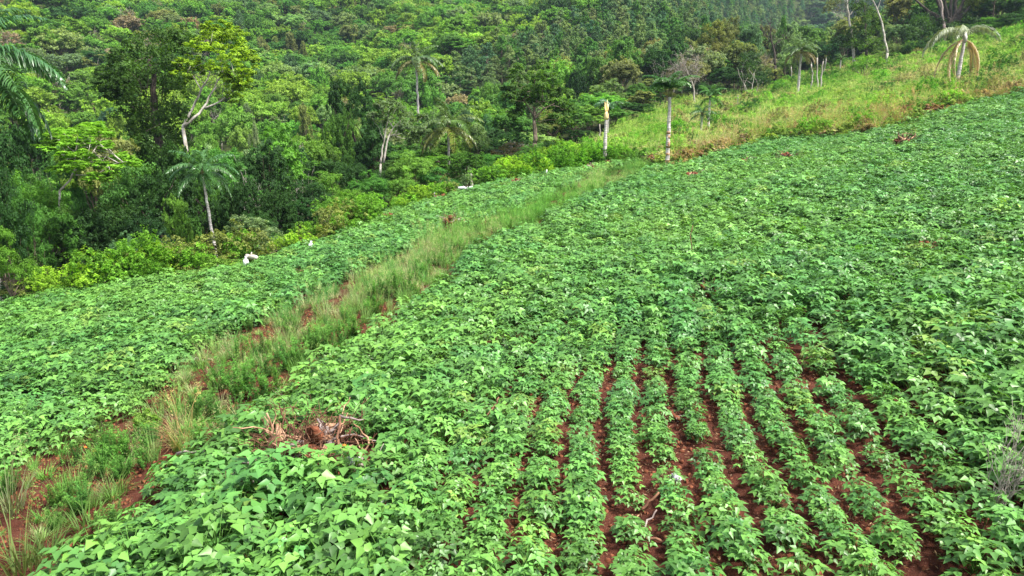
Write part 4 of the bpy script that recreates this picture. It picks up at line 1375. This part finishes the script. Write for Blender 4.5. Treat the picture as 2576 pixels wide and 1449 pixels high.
# ------------------------------------------------------------------ rubbish and fruit
def crumpled(u, v, s, label, mat, name, cat, lift=0.05):
    p = ground(u, v)
    rng = np.random.default_rng(int(u))
    th = np.linspace(0, 2 * math.pi, 14, endpoint=False); ph = np.linspace(.05, math.pi - .05, 9)
    V = []
    for b in ph:
        for a in th:
            r = s * (1 + rng.normal(0, .17))
            V.append((r * math.sin(b) * math.cos(a) * 1.2, r * math.sin(b) * math.sin(a) * .8, r * .75 * math.cos(b)))
    F = [(i * 14 + j, i * 14 + (j + 1) % 14, (i + 1) * 14 + (j + 1) % 14, (i + 1) * 14 + j) for i in range(8) for j in range(14)]
    mb = MB(); mb.add(np.array(V), np.array(F)); o = mb.build(name, mat)
    o.location = (p[0], p[1], float(H(*p)) + lift)
    tag(o, label, cat)


crumpled(1700, 1212, .065, 'crumpled grey-white plastic bag on the soil between bean rows', M_BAG, 'plastic_bag', 'plastic bag')
crumpled(1697, 1228, .02, 'small orange scrap just below the grey plastic bag', M_ORANGE, 'orange_scrap', 'litter', .02)
crumpled(890, 1200, .10, 'whitish ash-covered lump at right of the large stump', M_WHITE, 'ash_lump', 'charred wood', .25)
crumpled(240, 1140, .035, 'larger orange fruit on soil at the edge of left beans', M_ORANGE, 'fruit', 'fruit', .03)
crumpled(215, 1130, .025, 'small orange fruit left of the larger orange fruit', M_ORANGE, 'fruit', 'fruit', .03)
crumpled(870, 1175, .03, 'bright orange scrap on the ash-grey stump', M_ORANGE, 'orange_scrap', 'litter', .35)

# clods and stones on bare soil
cl = []
for i, (u, v) in enumerate(((1375, 1205), (1830, 1300), (1760, 1250), (1560, 1400), (1880, 1150), (600, 1050), (2010, 1280))):
    p = ground(u, v)
    V, q, t = tube(curve((-.03, 0, 0), (.03, 0, .005), rngP, 5, .1), np.array([.008, .03, .036, .026, .008]), 7)
    mb = MB(); mb.add(V + rngP.normal(0, .004, V.shape), q); mb.f.append((t, np.full(len(t), .5, np.float32), np.zeros(len(t), np.int32)))
    o = mb.build('clod', M_SOILCLOD); o.location = (p[0], p[1], float(H(*p)) + .01)
    pend(o, 'lump of red earth in a bare furrow' if u > 1300 else 'lump of red earth on the bare patch of the strip', u, v, 'clod', 'red earth clods')
    cl.append(o)
P_NEARB = gpoly([(0, 1100), (500, 850), (900, 750), (2576, 900), (2576, 1500), (0, 1500)])
scatter_area('soil_clods', P_NEARB, 16000, cl, .3, 1.2, [(.1, .1, .1)], 'small red earth clods scattered over the soil', rngG, tilt=1.0)

# ------------------------------------------------------------------ trees with a shape of their own in the photograph
def wpt(u, v, Z, dz=0.0):
    d = ray(u, v) * (Z + dz)
    return np.array([d[0], d[1], d[2] + CAMZ])


def shaped_tree(name, label, Z, trunks, clumps, tint, bark=M_PALE, leaf=(.2, .13), sub=10, n=38, up=.7, base=None, droop=0., seed=1, depth=.9, twigs=0, flat=.8, cat='tree', fill=0):
    """trunks: polylines [(u, v), ...] with start and end radius; clumps: (u, v, radius px[, height px]); all at distance Z with real depth"""
    rng = np.random.default_rng(seed)
    bu, bv = base or trunks[0][0][0]
    b = wpt(bu, bv, Z)
    b[2] = float(H(b[0], b[1]))
    e = empty(name, b)
    tm = MB(); cl = []; ends = []
    for (pts, r0, r1) in trunks:
        dz = rng.normal(0, .5)
        P = np.array([wpt(u, v, Z, dz * i / max(1, len(pts) - 1)) for i, (u, v) in enumerate(pts)]) - b
        t = np.linspace(0, 1, len(P)); tt = np.linspace(0, 1, len(P) * 3)
        Q = np.stack([np.interp(tt, t, P[:, k]) for k in range(3)], -1)
        Q[1:-1] += rng.normal(0, r0 * .25, Q[1:-1].shape)
        add_tube(tm, Q, np.linspace(r0, r1, len(Q)), 7)
        ends.append(Q)
    if base:
        add_tube(tm, curve((0, 0, -.3), ends[0][0], rng, 5, .03), np.linspace(trunks[0][1] * 1.3, trunks[0][1], 5), 8)
    for c in clumps:
        u, v, r = c[:3]
        rr = r * Z / FPX
        m = max(1, int(round(depth * 2)))
        for k in range(m):
            q = wpt(u + rng.normal(0, r * .25), v + rng.normal(0, r * .2), Z, rng.normal(0, 1) * depth * 1.6 * max(rr, .8)) - b
            cl.append((q[0], q[1], q[2], rr * rng.uniform(.8, 1.1), (c[3] * Z / FPX if len(c) > 3 else rr * .75)))
    for c in cl[::(2 if n < 60 else 5)]:
        Q = ends[rng.integers(len(ends))]; s = Q[rng.integers(len(Q) // 3, len(Q))]
        r = .022 if leaf[0] < .2 else .03
        add_tube(tm, curve(s, np.array(c[:3]) + (0, 0, c[4] * .3), rng, 6, .06), np.linspace(r, .008, 6), 4)
    for k in range(twigs):
        Q = ends[rng.integers(len(ends))]; s = Q[rng.integers(len(Q) // 3, len(Q))]
        d = norm(rng.normal(0, 1, 3) + (0, 0, .7)) * rng.uniform(.5, 2.2)
        add_tube(tm, curve(s, s + d, rng, 5, .08), [.028, .02, .014, .01, .005], 3)
        for j in range(3):
            s2 = s + d * rng.uniform(.3, .9)
            add_tube(tm, curve(s2, s2 + norm(d + rng.normal(0, .9, 3)) * rng.uniform(.3, 1.0), rng, 4, .08), [.012, .01, .007, .003], 3)
    tm.build('trunk', bark, e, True)
    if cl:
        cr = crown_mesh(rng, cl, sub, n, leaf[0], leaf[1], up=up, droop=droop, flat=flat).build('crown', M_LEAF, e)
        cr['tint'] = [float(q) for q in tint]
    tag(e, label, cat)
    return e


# 1 the creeper-hung giant
cl = [(330, 175, 42), (360, 135, 45), (400, 110, 48), (445, 100, 40), (300, 150, 30), (285, 195, 35), (260, 210, 30), (250, 185, 22), (310, 220, 35, 40), (345, 225, 45, 45), (395, 180, 55, 45),
      (440, 160, 50, 45), (400, 235, 50, 55), (440, 240, 40, 60), (370, 290, 50, 45), (420, 300, 45, 50), (330, 275, 30, 40), (280, 235, 24), (470, 120, 35), (400, 345, 45, 50), (375, 390, 40, 45), (440, 355, 35, 45), (355, 335, 35, 45), (405, 420, 45, 40), (300, 185, 30, 50), (335, 195, 25, 60)]
shaped_tree('tree', 'dark creeper-hung giant tree rising left of the bright forked tree', 50, [([(400, 430), (395, 330), (385, 220), (380, 140)], .35, .12)], cl, (.045, .105, .018), M_DARKBARK,
            (.19, .14), 9, 34, .5, droop=.3, seed=2, base=(400, 430), depth=1.3)
# 2 bright tree with pale forked trunks
cl = [(555, 85, 38), (520, 95, 32), (590, 100, 36), (610, 130, 36), (500, 120, 28), (480, 160, 26), (545, 125, 35), (580, 150, 34), (625, 165, 28), (605, 190, 30), (455, 180, 26), (440, 165, 20),
      (500, 165, 22), (540, 170, 26), (560, 205, 24), (615, 215, 24), (590, 235, 22), (475, 200, 18), (635, 140, 20), (530, 78, 24), (570, 72, 24)]
shaped_tree('tree', 'bright yellow-green tree with pale forked trunks above the dark thicket', 47, [([(460, 322), (470, 300), (490, 262), (505, 225), (525, 190), (535, 150)], .11, .035),
            ([(462, 318), (490, 295), (515, 270), (530, 235), (548, 205), (570, 165)], .11, .035), ([(515, 272), (555, 255), (580, 232), (605, 205)], .07, .02), ([(505, 225), (485, 190), (465, 180)], .05, .02)],
            cl, (.19, .32, .022), M_PALE, (.17, .12), 9, 46, .9, seed=3, base=(458, 330), depth=1.2, flat=.6)
# 4 feathery tree with white branches
cl = [(150, 340, 30, 15), (190, 325, 34, 15), (235, 318, 30, 15), (255, 335, 26, 14), (130, 375, 28, 14), (165, 385, 26, 14), (215, 360, 32, 14), (250, 370, 26, 14), (300, 395, 24, 14), (325, 408, 20, 13),
      (280, 420, 24, 14), (240, 410, 26, 14), (190, 420, 28, 14), (150, 430, 26, 14), (225, 445, 26, 14), (275, 445, 22, 14), (120, 340, 22, 14), (345, 415, 12, 12), (175, 360, 24, 14), (205, 395, 24, 14)]
shaped_tree('tree', 'flat-layered feathery tree with white branches at left', 33, [([(150, 480), (175, 455), (188, 425), (190, 385), (195, 345)], .05, .015), ([(188, 430), (225, 395), (255, 350)], .028, .008),
            ([(190, 385), (160, 360), (130, 345)], .025, .008), ([(190, 440), (240, 440), (290, 410), (330, 405)], .028, .007), ([(180, 420), (165, 395), (150, 385)], .02, .007)],
            cl, (.15, .34, .028), M_PALE, (.14, .07), 10, 60, 1.5, seed=4, base=(130, 500), depth=1.4, flat=.45)
# 9 pale twin-trunk tree
cl = [(1000, 285, 30), (970, 300, 24), (1030, 300, 28), (955, 270, 20), (1050, 330, 24), (1010, 325, 26), (985, 265, 22), (1065, 300, 18), (940, 300, 18), (1040, 350, 18)]
shaped_tree('tree', 'grey-green tree with two long white trunks in mid forest edge', 52, [([(958, 412), (962, 370), (972, 320), (980, 280)], .08, .03), ([(965, 410), (975, 350), (990, 320), (1012, 300)], .085, .03),
            ([(990, 322), (975, 300), (960, 285)], .05, .02)], cl, (.10, .165, .07), M_PALE, (.19, .10), 9, 34, .6, seed=5, base=(960, 415), depth=1.0)
# 10 tall dark broadleaf tree with visible trunk
cl = [(1345, 185, 30), (1310, 195, 28), (1380, 200, 28), (1345, 215, 32), (1300, 220, 26), (1400, 235, 28), (1325, 240, 28), (1370, 240, 28), (1290, 250, 24), (1420, 265, 26), (1310, 265, 22),
      (1395, 270, 26), (1350, 255, 24), (1430, 240, 18), (1280, 225, 18), (1400, 300, 26), (1425, 310, 20), (1300, 290, 22)]
shaped_tree('tree', 'tall dark green tree with straight brown trunk above the small white stake', 58, [([(1345, 360), (1344, 320), (1342, 290), (1350, 250), (1345, 200)], .2, .06), ([(1344, 300), (1365, 275), (1395, 260)], .08, .03),
            ([(1343, 292), (1325, 262), (1305, 235)], .08, .03)], cl, (.055, .125, .020), M_BARK, (.20, .14), 9, 38, .7, seed=6, base=(1345, 375), depth=1.1)
# leafless grey trees in the olive wood
shaped_tree('bare_tree', 'leafless dark-branched tree above the full-crowned palm', 112, [([(1950, 165), (1948, 130), (1940, 90), (1937, 60)], .22, .06), ([(1945, 120), (1965, 100), (1985, 95)], .1, .03), ([(1944, 110), (1925, 85), (1915, 75)], .08, .03)],
            [], (.1, .1, .1), M_DARKBARK, twigs=110, seed=7, base=(1955, 190))
shaped_tree('bare_tree', 'leafless grey twiggy tree left of the olive wood', 100, [([(1750, 270), (1745, 220), (1725, 170), (1715, 140)], .16, .05), ([(1745, 220), (1755, 180), (1750, 150)], .1, .03), ([(1735, 200), (1700, 175)], .08, .03)],
            [(1720, 150, 26), (1745, 170, 24), (1700, 190, 24), (1735, 210, 22)], (.15, .135, .09), M_TWIG, (.2, .08), 6, 12, .3, twigs=160, seed=8, base=(1752, 285))
shaped_tree('tree', 'multi-stemmed pale-trunked tree at forest edge above the thin grey pole', 104, [([(1885, 268), (1880, 225), (1862, 195), (1855, 170)], .09, .03), ([(1885, 268), (1892, 220), (1898, 185)], .08, .03), ([(1883, 265), (1872, 215), (1868, 180)], .08, .03),
            ([(1884, 266), (1905, 225), (1912, 200)], .07, .03)], [(1870, 170, 34), (1900, 165, 32), (1850, 200, 26), (1915, 190, 26), (1885, 145, 30)], (.035, .085, .022), M_PALE, (.26, .17), 8, 30, .6, seed=9, base=(1885, 275))
# tall pale trunks at the top right
shaped_tree('tree', 'tall pale-trunked tree reaching out of the top of the picture', 105, [([(2150, 165), (2146, 120), (2140, 70), (2134, 30), (2130, -40)], .24, .13), ([(2138, 55), (2120, 45), (2095, 30)], .08, .03), ([(2136, 40), (2155, 15), (2170, -20)], .1, .04),
            ([(2135, 35), (2125, 0), (2120, -40)], .1, .05)], [(2100, 5, 30), (2130, -40, 40), (2170, -35, 34), (2085, 25, 16), (2110, -10, 24)], (.11, .135, .055), M_PALE, (.26, .12), 8, 24, .4, seed=10, base=(2152, 175), twigs=30)
shaped_tree('tree', 'slender pale trunk leaning left out of the top of the picture', 100, [([(2233, 133), (2225, 95), (2218, 55), (2208, 25), (2190, -8), (2180, -40)], .17, .08), ([(2208, 25), (2215, 0), (2212, -30)], .06, .03)],
            [(2180, -45, 30), (2215, -40, 26)], (.11, .15, .05), M_PALE, (.24, .13), 8, 20, .5, seed=11, base=(2235, 138))
shaped_tree('tree', 'dark columnar leafy tree between the two tall pale trunks', 104, [([(2180, 150), (2178, 80), (2175, 10)], .2, .06)],
            [(2175, 0, 34), (2160, 30, 28), (2195, 25, 30), (2178, 55, 34), (2160, 85, 34), (2195, 85, 36), (2150, 110, 26), (2180, 115, 40), (2210, 115, 26), (2185, -25, 28), (2205, 60, 20)], (.045, .10, .014), M_DARKBARK, (.27, .19), 9, 34, .7, seed=12, base=(2180, 155), depth=1.1)
# many-limbed giant at the top right
lb = []
for (u1, v1, r) in ((2290, -20, .16), (2310, 5, .12), (2345, -60, .28), (2365, -60, .26), (2392, -60, .26), (2415, -60, .3), (2440, -50, .24), (2455, 0, .14), (2375, -20, .2), (2430, -20, .2), (2470, -40, .16)):
    lb.append(([(2390 + (u1 - 2390) * .12, 62), (2390 + (u1 - 2390) * .4, 40), (2390 + (u1 - 2390) * .75, (40 + v1) / 2), (u1, v1)], .3, r * .6))
shaped_tree('tree', 'giant dark many-limbed tree at the top behind the wilted palm', 108, [([(2390, 100), (2390, 60)], .7, .6)] + lb,
            [(2330, 60, 36), (2300, 80, 30), (2360, 85, 40), (2420, 80, 40), (2390, 110, 30), (2340, 105, 30), (2450, 60, 30), (2400, -75, 60), (2320, -70, 40), (2470, -70, 40), (2370, 60, 26)], (.035, .085, .020), M_DARKBARK, (.3, .2), 9, 34, .6,
            seed=13, base=(2390, 110), depth=1.2)
tr_ = [([(2375, 60), (2368, 20), (2362, -30)], .2, .14)]
shaped_tree('tree', 'pale grey stem rising in front of the dark many-limbed giant', 106, tr_, [(2360, -60, 30)], (.06, .12, .03), M_GREYWOOD, (.28, .18), 8, 20, seed=14, base=(2380, 90))

# ------------------------------------------------------------------ trees placed by eye along the edge: u, v of the top, distance, width px, kind, colour
UW = dict(round=8.6, tall=6.4, layered=10.2, vine=8.6, plume=5.0, thin=6.6, bush=9.6)
NEAR = [  # dark greens low at left: creeper thickets, with forest shadow put into the tint
 (-30, 330, 27, 130, 'bush', 'dark green'), (30, 400, 28, 100, 'bush', 'mid green'), (-10, 520, 27, 130, 'bush', 'bright green'),

 (455, 335, 45, 120, 'bush', 'mid green'), (400, 300, 46, 150, 'vine', 'dark green'), (500, 345, 44, 110, 'vine', 'mid green'), (350, 370, 42, 150, 'bush', 'dark green'), (560, 330, 46, 120, 'round', 'mid green'),
 (430, 400, 40, 140, 'vine', 'dark green'), (130, 450, 32, 120, 'bush', 'mid green'), (960, 400, 50, 90, 'bush', 'dark green'), (1345, 345, 57, 90, 'bush', 'mid green'), (1270, 400, 55, 110, 'bush', 'mid green'),

 (60, 385, 34, 190, 'bush', 'bright green'), (20, 470, 32, 150, 'bush', 'bright green'), (110, 500, 31, 170, 'vine', 'mid green'), (180, 500, 32, 190, 'vine', 'dark green'), (95, 420, 37, 140, 'round', 'mid green'),
 (250, 480, 34, 190, 'vine', 'dark green'), (330, 330, 40, 200, 'bush', 'mid green'), (290, 280, 44, 190, 'round', 'olive'), (200, 270, 48, 180, 'round', 'yellow-green'), (140, 270, 50, 150, 'bush', 'mid green'),
 (380, 400, 38, 190, 'vine', 'dark green'), (440, 470, 32, 80, 'vine', 'bright green'), (340, 490, 34, 150, 'bush', 'dark green'), (455, 520, 33, 90, 'vine', 'mid green'), (310, 560, 31, 90, 'bush', 'blue-green'),
 (410, 560, 32, 80, 'bush', 'blue-green'), (620, 290, 44, 170, 'layered', 'mid green'), (660, 330, 40, 150, 'round', 'dark green'), (590, 420, 38, 130, 'vine', 'dark green'), (680, 450, 38, 120, 'vine', 'dark green'),
 (650, 500, 36, 110, 'bush', 'dark green'), (700, 290, 47, 130, 'tall', 'bright green'), (745, 330, 50, 130, 'layered', 'mid green'), (775, 420, 44, 130, 'bush', 'dark green'), (740, 480, 40, 140, 'vine', 'dark green'),
 (830, 400, 50, 120, 'bush', 'bright green'), (800, 320, 58, 110, 'round', 'bright green'), (890, 170, 66, 150, 'vine', 'dark green'), (840, 250, 60, 100, 'vine', 'mid green'), (930, 260, 62, 90, 'tall', 'dark green'),
 (880, 360, 52, 110, 'bush', 'dark green'), (930, 410, 46, 130, 'bush', 'mid green'), (1040, 355, 50, 150, 'bush', 'bright green'), (1100, 400, 50, 110, 'bush', 'mid green'), (1010, 420, 47, 110, 'bush', 'bright green'),
 (870, 450, 42, 120, 'bush', 'bright green'), (1200, 290, 60, 90, 'round', 'pale green'), (1170, 370, 54, 120, 'vine', 'mid green'), (1240, 370, 56, 110, 'bush', 'mid green'), (1230, 430, 53, 90, 'bush', 'dark green'),
 (1320, 380, 58, 120, 'bush', 'bright green'), (1290, 320, 64, 110, 'vine', 'dark green'), (1400, 360, 64, 100, 'vine', 'dark green'), (1450, 260, 76, 100, 'round', 'mid green'), (1470, 320, 74, 90, 'vine', 'dark green'),
 (1395, 390, 62, 70, 'bush', 'dark green'), (1480, 250, 84, 100, 'tall', 'yellow-green'), (1560, 270, 88, 110, 'round', 'mid green'), (1620, 280, 94, 80, 'bush', 'mid green'), (1590, 290, 92, 60, 'tall', 'olive'),
 (1530, 190, 98, 100, 'round', 'grey-green'), (1600, 200, 102, 100, 'round', 'mid green'), (1650, 190, 105, 90, 'tall', 'olive'), (1690, 240, 108, 80, 'bush', 'olive'), (1640, 160, 118, 90, 'round', 'dark green'),
 (1700, 130, 116, 100, 'thin', 'grey-brown'), (1760, 105, 118, 110, 'thin', 'grey-brown'), (1800, 60, 122, 130, 'plume', 'olive'), (1845, 45, 124, 120, 'plume', 'olive'), (1885, 60, 122, 110, 'plume', 'grey-green'),
 (1780, 130, 112, 110, 'tall', 'dark green'), (1830, 160, 108, 110, 'round', 'dark green'), (1870, 110, 114, 120, 'plume', 'olive'), (1925, 120, 114, 90, 'thin', 'grey-brown'), (1960, 95, 122, 100, 'plume', 'grey-green'),
 (1905, 175, 108, 80, 'bush', 'dark green'), (1990, 95, 128, 80, 'plume', 'grey-green'), (2020, 120, 135, 80, 'bush', 'dark green'), (2060, 90, 136, 70, 'round', 'dark green'), (2100, 85, 130, 80, 'bush', 'dark green'),
 (2130, 70, 122, 70, 'round', 'dark green'), (2090, 60, 150, 90, 'plume', 'blue-green'), (2240, 60, 116, 90, 'plume', 'grey-green'), (2270, 50, 112, 90, 'round', 'grey-green'), (2250, 95, 106, 80, 'bush', 'olive'),
 (2300, 90, 104, 80, 'bush', 'dark green'), (2215, 40, 130, 110, 'plume', 'blue-green'), (2270, 0, 140, 130, 'plume', 'grey-green'), (2470, 10, 108, 110, 'bush', 'dark green'), (2520, -15, 106, 130, 'round', 'dark green'),
 (2510, 30, 100, 110, 'bush', 'bright green'), (2560, 20, 98, 120, 'bush', 'dark green'), (2440, 30, 112, 90, 'bush', 'dark green'), (2560, -30, 115, 150, 'round', 'mid green'), (2330, 20, 118, 80, 'vine', 'dark green'),
 (2620, 0, 100, 140, 'bush', 'mid green'), (1760, 190, 106, 80, 'bush', 'dark green'), (1800, 200, 106, 80, 'bush', 'dark green'), (1940, 150, 112, 70, 'bush', 'olive'), (550, 470, 40, 110, 'vine', 'dark green'),
 (0, 290, 46, 160, 'round', 'dark green'), (-40, 420, 36, 150, 'bush', 'mid green'), (60, 250, 56, 150, 'round', 'dark green'),
]
for (u, vt, Z, wp, kd, cn) in NEAR:
    t = wpt(u, vt, Z)
    zg = float(H(t[0], t[1]))
    hh = t[2] - zg
    if hh < 2.0: hh = 2.0
    put_tree(t[0], t[1], kd + '_near', hh, cn, (wp * Z / FPX) / UW[kd])

# ------------------------------------------------------------------ the forest filling valley and hillsides
rngF = np.random.default_rng(99)
NXY = np.array([(t['x'], t['y']) for t in TREES])
PLANT = np.array([(1580, -80), (1480, 40), (1330, 95), (1130, 135), (1130, 200), (1300, 262), (1500, 225), (1640, 190), (1800, 120), (2020, 60), (2060, -80)], float)


def fill(spacing, r0, r1, dmin, dmax, chooser, a0=-40, a1=40):
    n = int(2 * r1 / spacing)
    gx, gy = np.meshgrid(np.arange(-n, n) * spacing, np.arange(0, n) * spacing)
    gx = gx + (np.arange(gx.shape[0])[:, None] % 2) * spacing / 2
    x = (gx + rngF.uniform(-.36, .36, gx.shape) * spacing).ravel(); y = (gy + rngF.uniform(-.36, .36, gy.shape) * spacing).ravel()
    r = np.hypot(x, y); az = np.degrees(np.arctan2(x, y))
    ok = (r > r0) & (r < r1) & (az > a0) & (az < a1)
    x, y = x[ok], y[ok]
    D = out_dist(x, y)
    ok = (D > dmin) & (D < dmax)
    x, y, D = x[ok], y[ok], D[ok]
    z = H(x, y)
    u, v, Z = proj(x, y, z + 7)
    ok = (u > -120) & (u < 2700) & (v > -70)
    for i in np.nonzero(ok)[0]:
        chooser(x[i], y[i], z[i], D[i], u[i], v[i], Z[i])


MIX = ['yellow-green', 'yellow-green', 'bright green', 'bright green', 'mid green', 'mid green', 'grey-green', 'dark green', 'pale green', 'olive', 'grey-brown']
SKIP = [(430, 650, 60, 320, 60)]


def choose_broad(x, y, z, D, u, v, Z):
    if len(NXY) and np.min(np.hypot(NXY[:, 0] - x, NXY[:, 1] - y)) < 2.6 and Z < 90:
        return
    r = math.hypot(x, y)
    if 470 < u < 640 and 300 < v < 700 and Z < 34: return
    inplant = bool(in_poly(np.array([u]), np.array([v]), PLANT)[0]) and r > 150
    if inplant:
        return
    hmax = 11.0 if r > 110 else (3.2 + 0.30 * min(D, 25))
    h = hmax * rngF.uniform(.6, 1.1)
    if r < 75: h *= .8
    sp = rngF.choice(['round', 'round', 'round', 'tall', 'tall', 'vine', 'plume', 'thin', 'layered'], p=[.24, .22, .16, .09, .05, .1, .05, .03, .06])
    patch = math.sin(x * .045 + 2 * math.sin(y * .03)) * math.sin(y * .05 + 1)
    cn = MIX[int(np.clip(rngF.normal(3.6 + 3.2 * -patch, 2.6), 0, len(MIX) - 1))]
    if sp == 'thin': cn = 'grey-brown' if rngF.random() < .7 else 'olive'
    if sp == 'plume': cn = rngF.choice(['grey-green', 'blue-green', 'olive'])
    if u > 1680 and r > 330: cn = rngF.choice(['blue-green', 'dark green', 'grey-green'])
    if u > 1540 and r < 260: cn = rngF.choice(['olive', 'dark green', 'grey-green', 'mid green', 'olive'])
    if r < 80 and u < 950 and rngF.random() < .7: cn = 'dark green'  # dark tint stands in for the shadow mass inside the left forest
    wd = rngF.uniform(.8, 1.2) if r > 150 else rngF.uniform(.5, .8)
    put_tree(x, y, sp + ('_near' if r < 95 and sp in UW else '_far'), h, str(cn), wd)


def choose_plant(x, y, z, D, u, v, Z):
    if Z < 150: return
    if not in_poly(np.array([u]), np.array([v]), PLANT)[0]: return
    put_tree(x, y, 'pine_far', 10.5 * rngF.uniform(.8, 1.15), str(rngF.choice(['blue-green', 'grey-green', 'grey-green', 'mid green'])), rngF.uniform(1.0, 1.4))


fill(3.9, 30, 100, 1.5, 90, choose_broad)
fill(5.6, 100, 520, 2.0, 900, choose_broad)
fill(7.0, 520, 800, 10, 900, choose_broad, 4, 40)
fill(3.7, 150, 480, 10, 900, choose_plant, -10, 30)
fill(6.0, 480, 740, 10, 900, choose_plant, -10, 40)


def build_trees():
    rng = np.random.default_rng(123)
    info = []
    for i, t in enumerate(TREES):
        z = float(H(t['x'], t['y']))
        t['z'] = z
        u, v, Z = proj(t['x'], t['y'], z + t['h'] * .75)
        t['u'], t['v'], t['Z'] = float(u), float(v), float(Z)
        t['s'] = t['h'] / 10.0
        inv = (-40 < u < 2616) and (-30 < v < 1449)
        t['app'] = (t['w'] * t['s'] ** .5) / Z if inv else 0
        t['rgb'] = jitter_tint(rng, TINT[t['tint']], .12)
        t['rot'] = rng.uniform(0, 6.283)
        t['k'] = rng.integers(0, len(SP_[t['sp']]))
    order = sorted(range(len(TREES)), key=lambda i: -TREES[i]['app'])
    single = set(order[:290])
    LM = [((370, 200), 'the creeper-hung giant'), ((550, 150), 'the bright forked-trunk tree'), ((200, 390), 'the white-branched feathery tree'), ((535, 480), 'the left queen palm'),
          ((985, 330), 'the twin white trunks'), ((1345, 260), 'the tall straight-trunked dark tree'), ((1520, 330), 'the splintered palm'), ((1677, 260), 'the tall stripped palm'),
          ((1870, 200), 'the multi-stemmed pale tree'), ((2005, 170), 'the full-crowned palm'), ((2140, 60), 'the tallest pale trunk'), ((2225, 70), 'the leaning pale trunk'), ((2390, 40), 'the many-limbed giant'),
          ((1052, 190), 'the distant hillside palm'), ((1130, 370), 'the drooping feathery palm'), ((20, 250), 'the palm at left edge'), ((2400, 150), 'the wilted palm'), ((1770, 280), 'the two slim palms'), ((1735, 190), 'the grey twiggy tree')]
    FORM = dict(round='round-crowned tree', tall='upright leafy tree', layered='flat-tiered tree', vine='creeper-covered tree', plume='plumy fine-leaved tree', thin='sparse twiggy tree', pine='pointed plantation tree', bush='low bushy tree')
    srcs = {}
    for i in order[:290]:
        t = TREES[i]
        kd = t['sp'].split('_')[0]
        tm, cm = SP_[t['sp']][t['k']]
        e = empty('tree', (t['x'], t['y'], t['z'] - .1), t['rot'], (t['w'] * 1.0, t['w'] * 1.0, t['s']))
        tr = bpy.data.objects.new('trunk', tm); link(tr, e)
        cr = bpy.data.objects.new('crown', cm); link(cr, e); cr['tint'] = t['rgb']
        lm = min(LM, key=lambda q: math.hypot(q[0][0] - t['u'], q[0][1] - t['v']))
        du, dv = t['u'] - lm[0][0], t['v'] - lm[0][1]
        if abs(du) > abs(dv):
            rel = 'left of' if du < 0 else 'right of'
        else:
            rel = 'above' if dv < 0 else 'below'
        pend(e, f"{t['tint']} {FORM[kd]} {rel} {lm[1]}", t['u'], t['v'], 'tree', 'trees of the forest edge and hillside')
        srcs.setdefault((t['sp'], t['k']), (cr, tr))
    rest = [TREES[i] for i in order[290:]]
    # the mass uses the same trees; a kind no single tree shows is swapped for one that is
    keys = sorted(srcs, key=str)
    for nm, lb, sel in (('plantation_forest', 'even blue-green tree plantation on the far hillside', lambda t: t['sp'].startswith('pine')),
                        ('hillside_forest', 'dense mixed forest covering the hillsides', lambda t: not t['sp'].startswith('pine'))):
        L = [t for t in rest if sel(t)]
        if not L: continue
        if nm.startswith('plant'):
            ks = [k for k in keys if k[0].startswith('pine')] or [k for k in keys if k[0].startswith('plume')]
        else:
            ks = keys
        ix = []
        for t in L:
            k = (t['sp'], t['k'])
            if k not in ks:
                c = [j for j in ks if j[0] == t['sp']] or [j for j in ks if j[0].split('_')[0] == t['sp'].split('_')[0]] or ks
                k = c[rng.integers(len(c))]
            ix.append(ks.index(k))
        scatter(nm, [list(srcs[k]) for k in ks], [(t['x'], t['y'], t['z'] - .1) for t in L], [(0, 0, t['rot']) for t in L], [(t['w'], t['w'], t['s']) for t in L], ix, [t['rgb'] for t in L], lb)
    print('trees', len(TREES), 'rest', len(rest), 'keys', keys)


build_trees()
settle_labels()

# ------------------------------------------------------------------ the air
def haze():
    X = 1000
    lo, hi = -120.0, 190.0
    for o in S.objects:
        if o.name == 'ground':
            co = np.empty(len(o.data.vertices) * 3, np.float32); o.data.vertices.foreach_get('co', co)
            lo = float(co[2::3].min()) - 1.0
            hi = float(co[2::3].max()) + 18
    V = np.array([(a, b, c) for c in (lo, hi) for b in (-X * .45, X) for a in (-X, X)], float)
    F = np.array([(0, 2, 3, 1), (4, 5, 7, 6), (0, 1, 5, 4), (2, 6, 7, 3), (0, 4, 6, 2), (1, 3, 7, 5)])
    mb = MB(); mb.add(V, F)
    m, N, L = new_mat('haze_air')
    p = N.new('ShaderNodeVolumePrincipled')
    p.inputs['Density'].default_value = 0.0002
    p.inputs['Color'].default_value = (0.62, 0.82, 1.0, 1)
    p.inputs['Anisotropy'].default_value = 0.3
    o = N.new('ShaderNodeOutputMaterial'); L.new(p.outputs[0], o.inputs['Volume'])
    ob = mb.build('haze', m)
    tag(ob, 'thin bluish haze over the far hillside', kind='stuff')


haze()
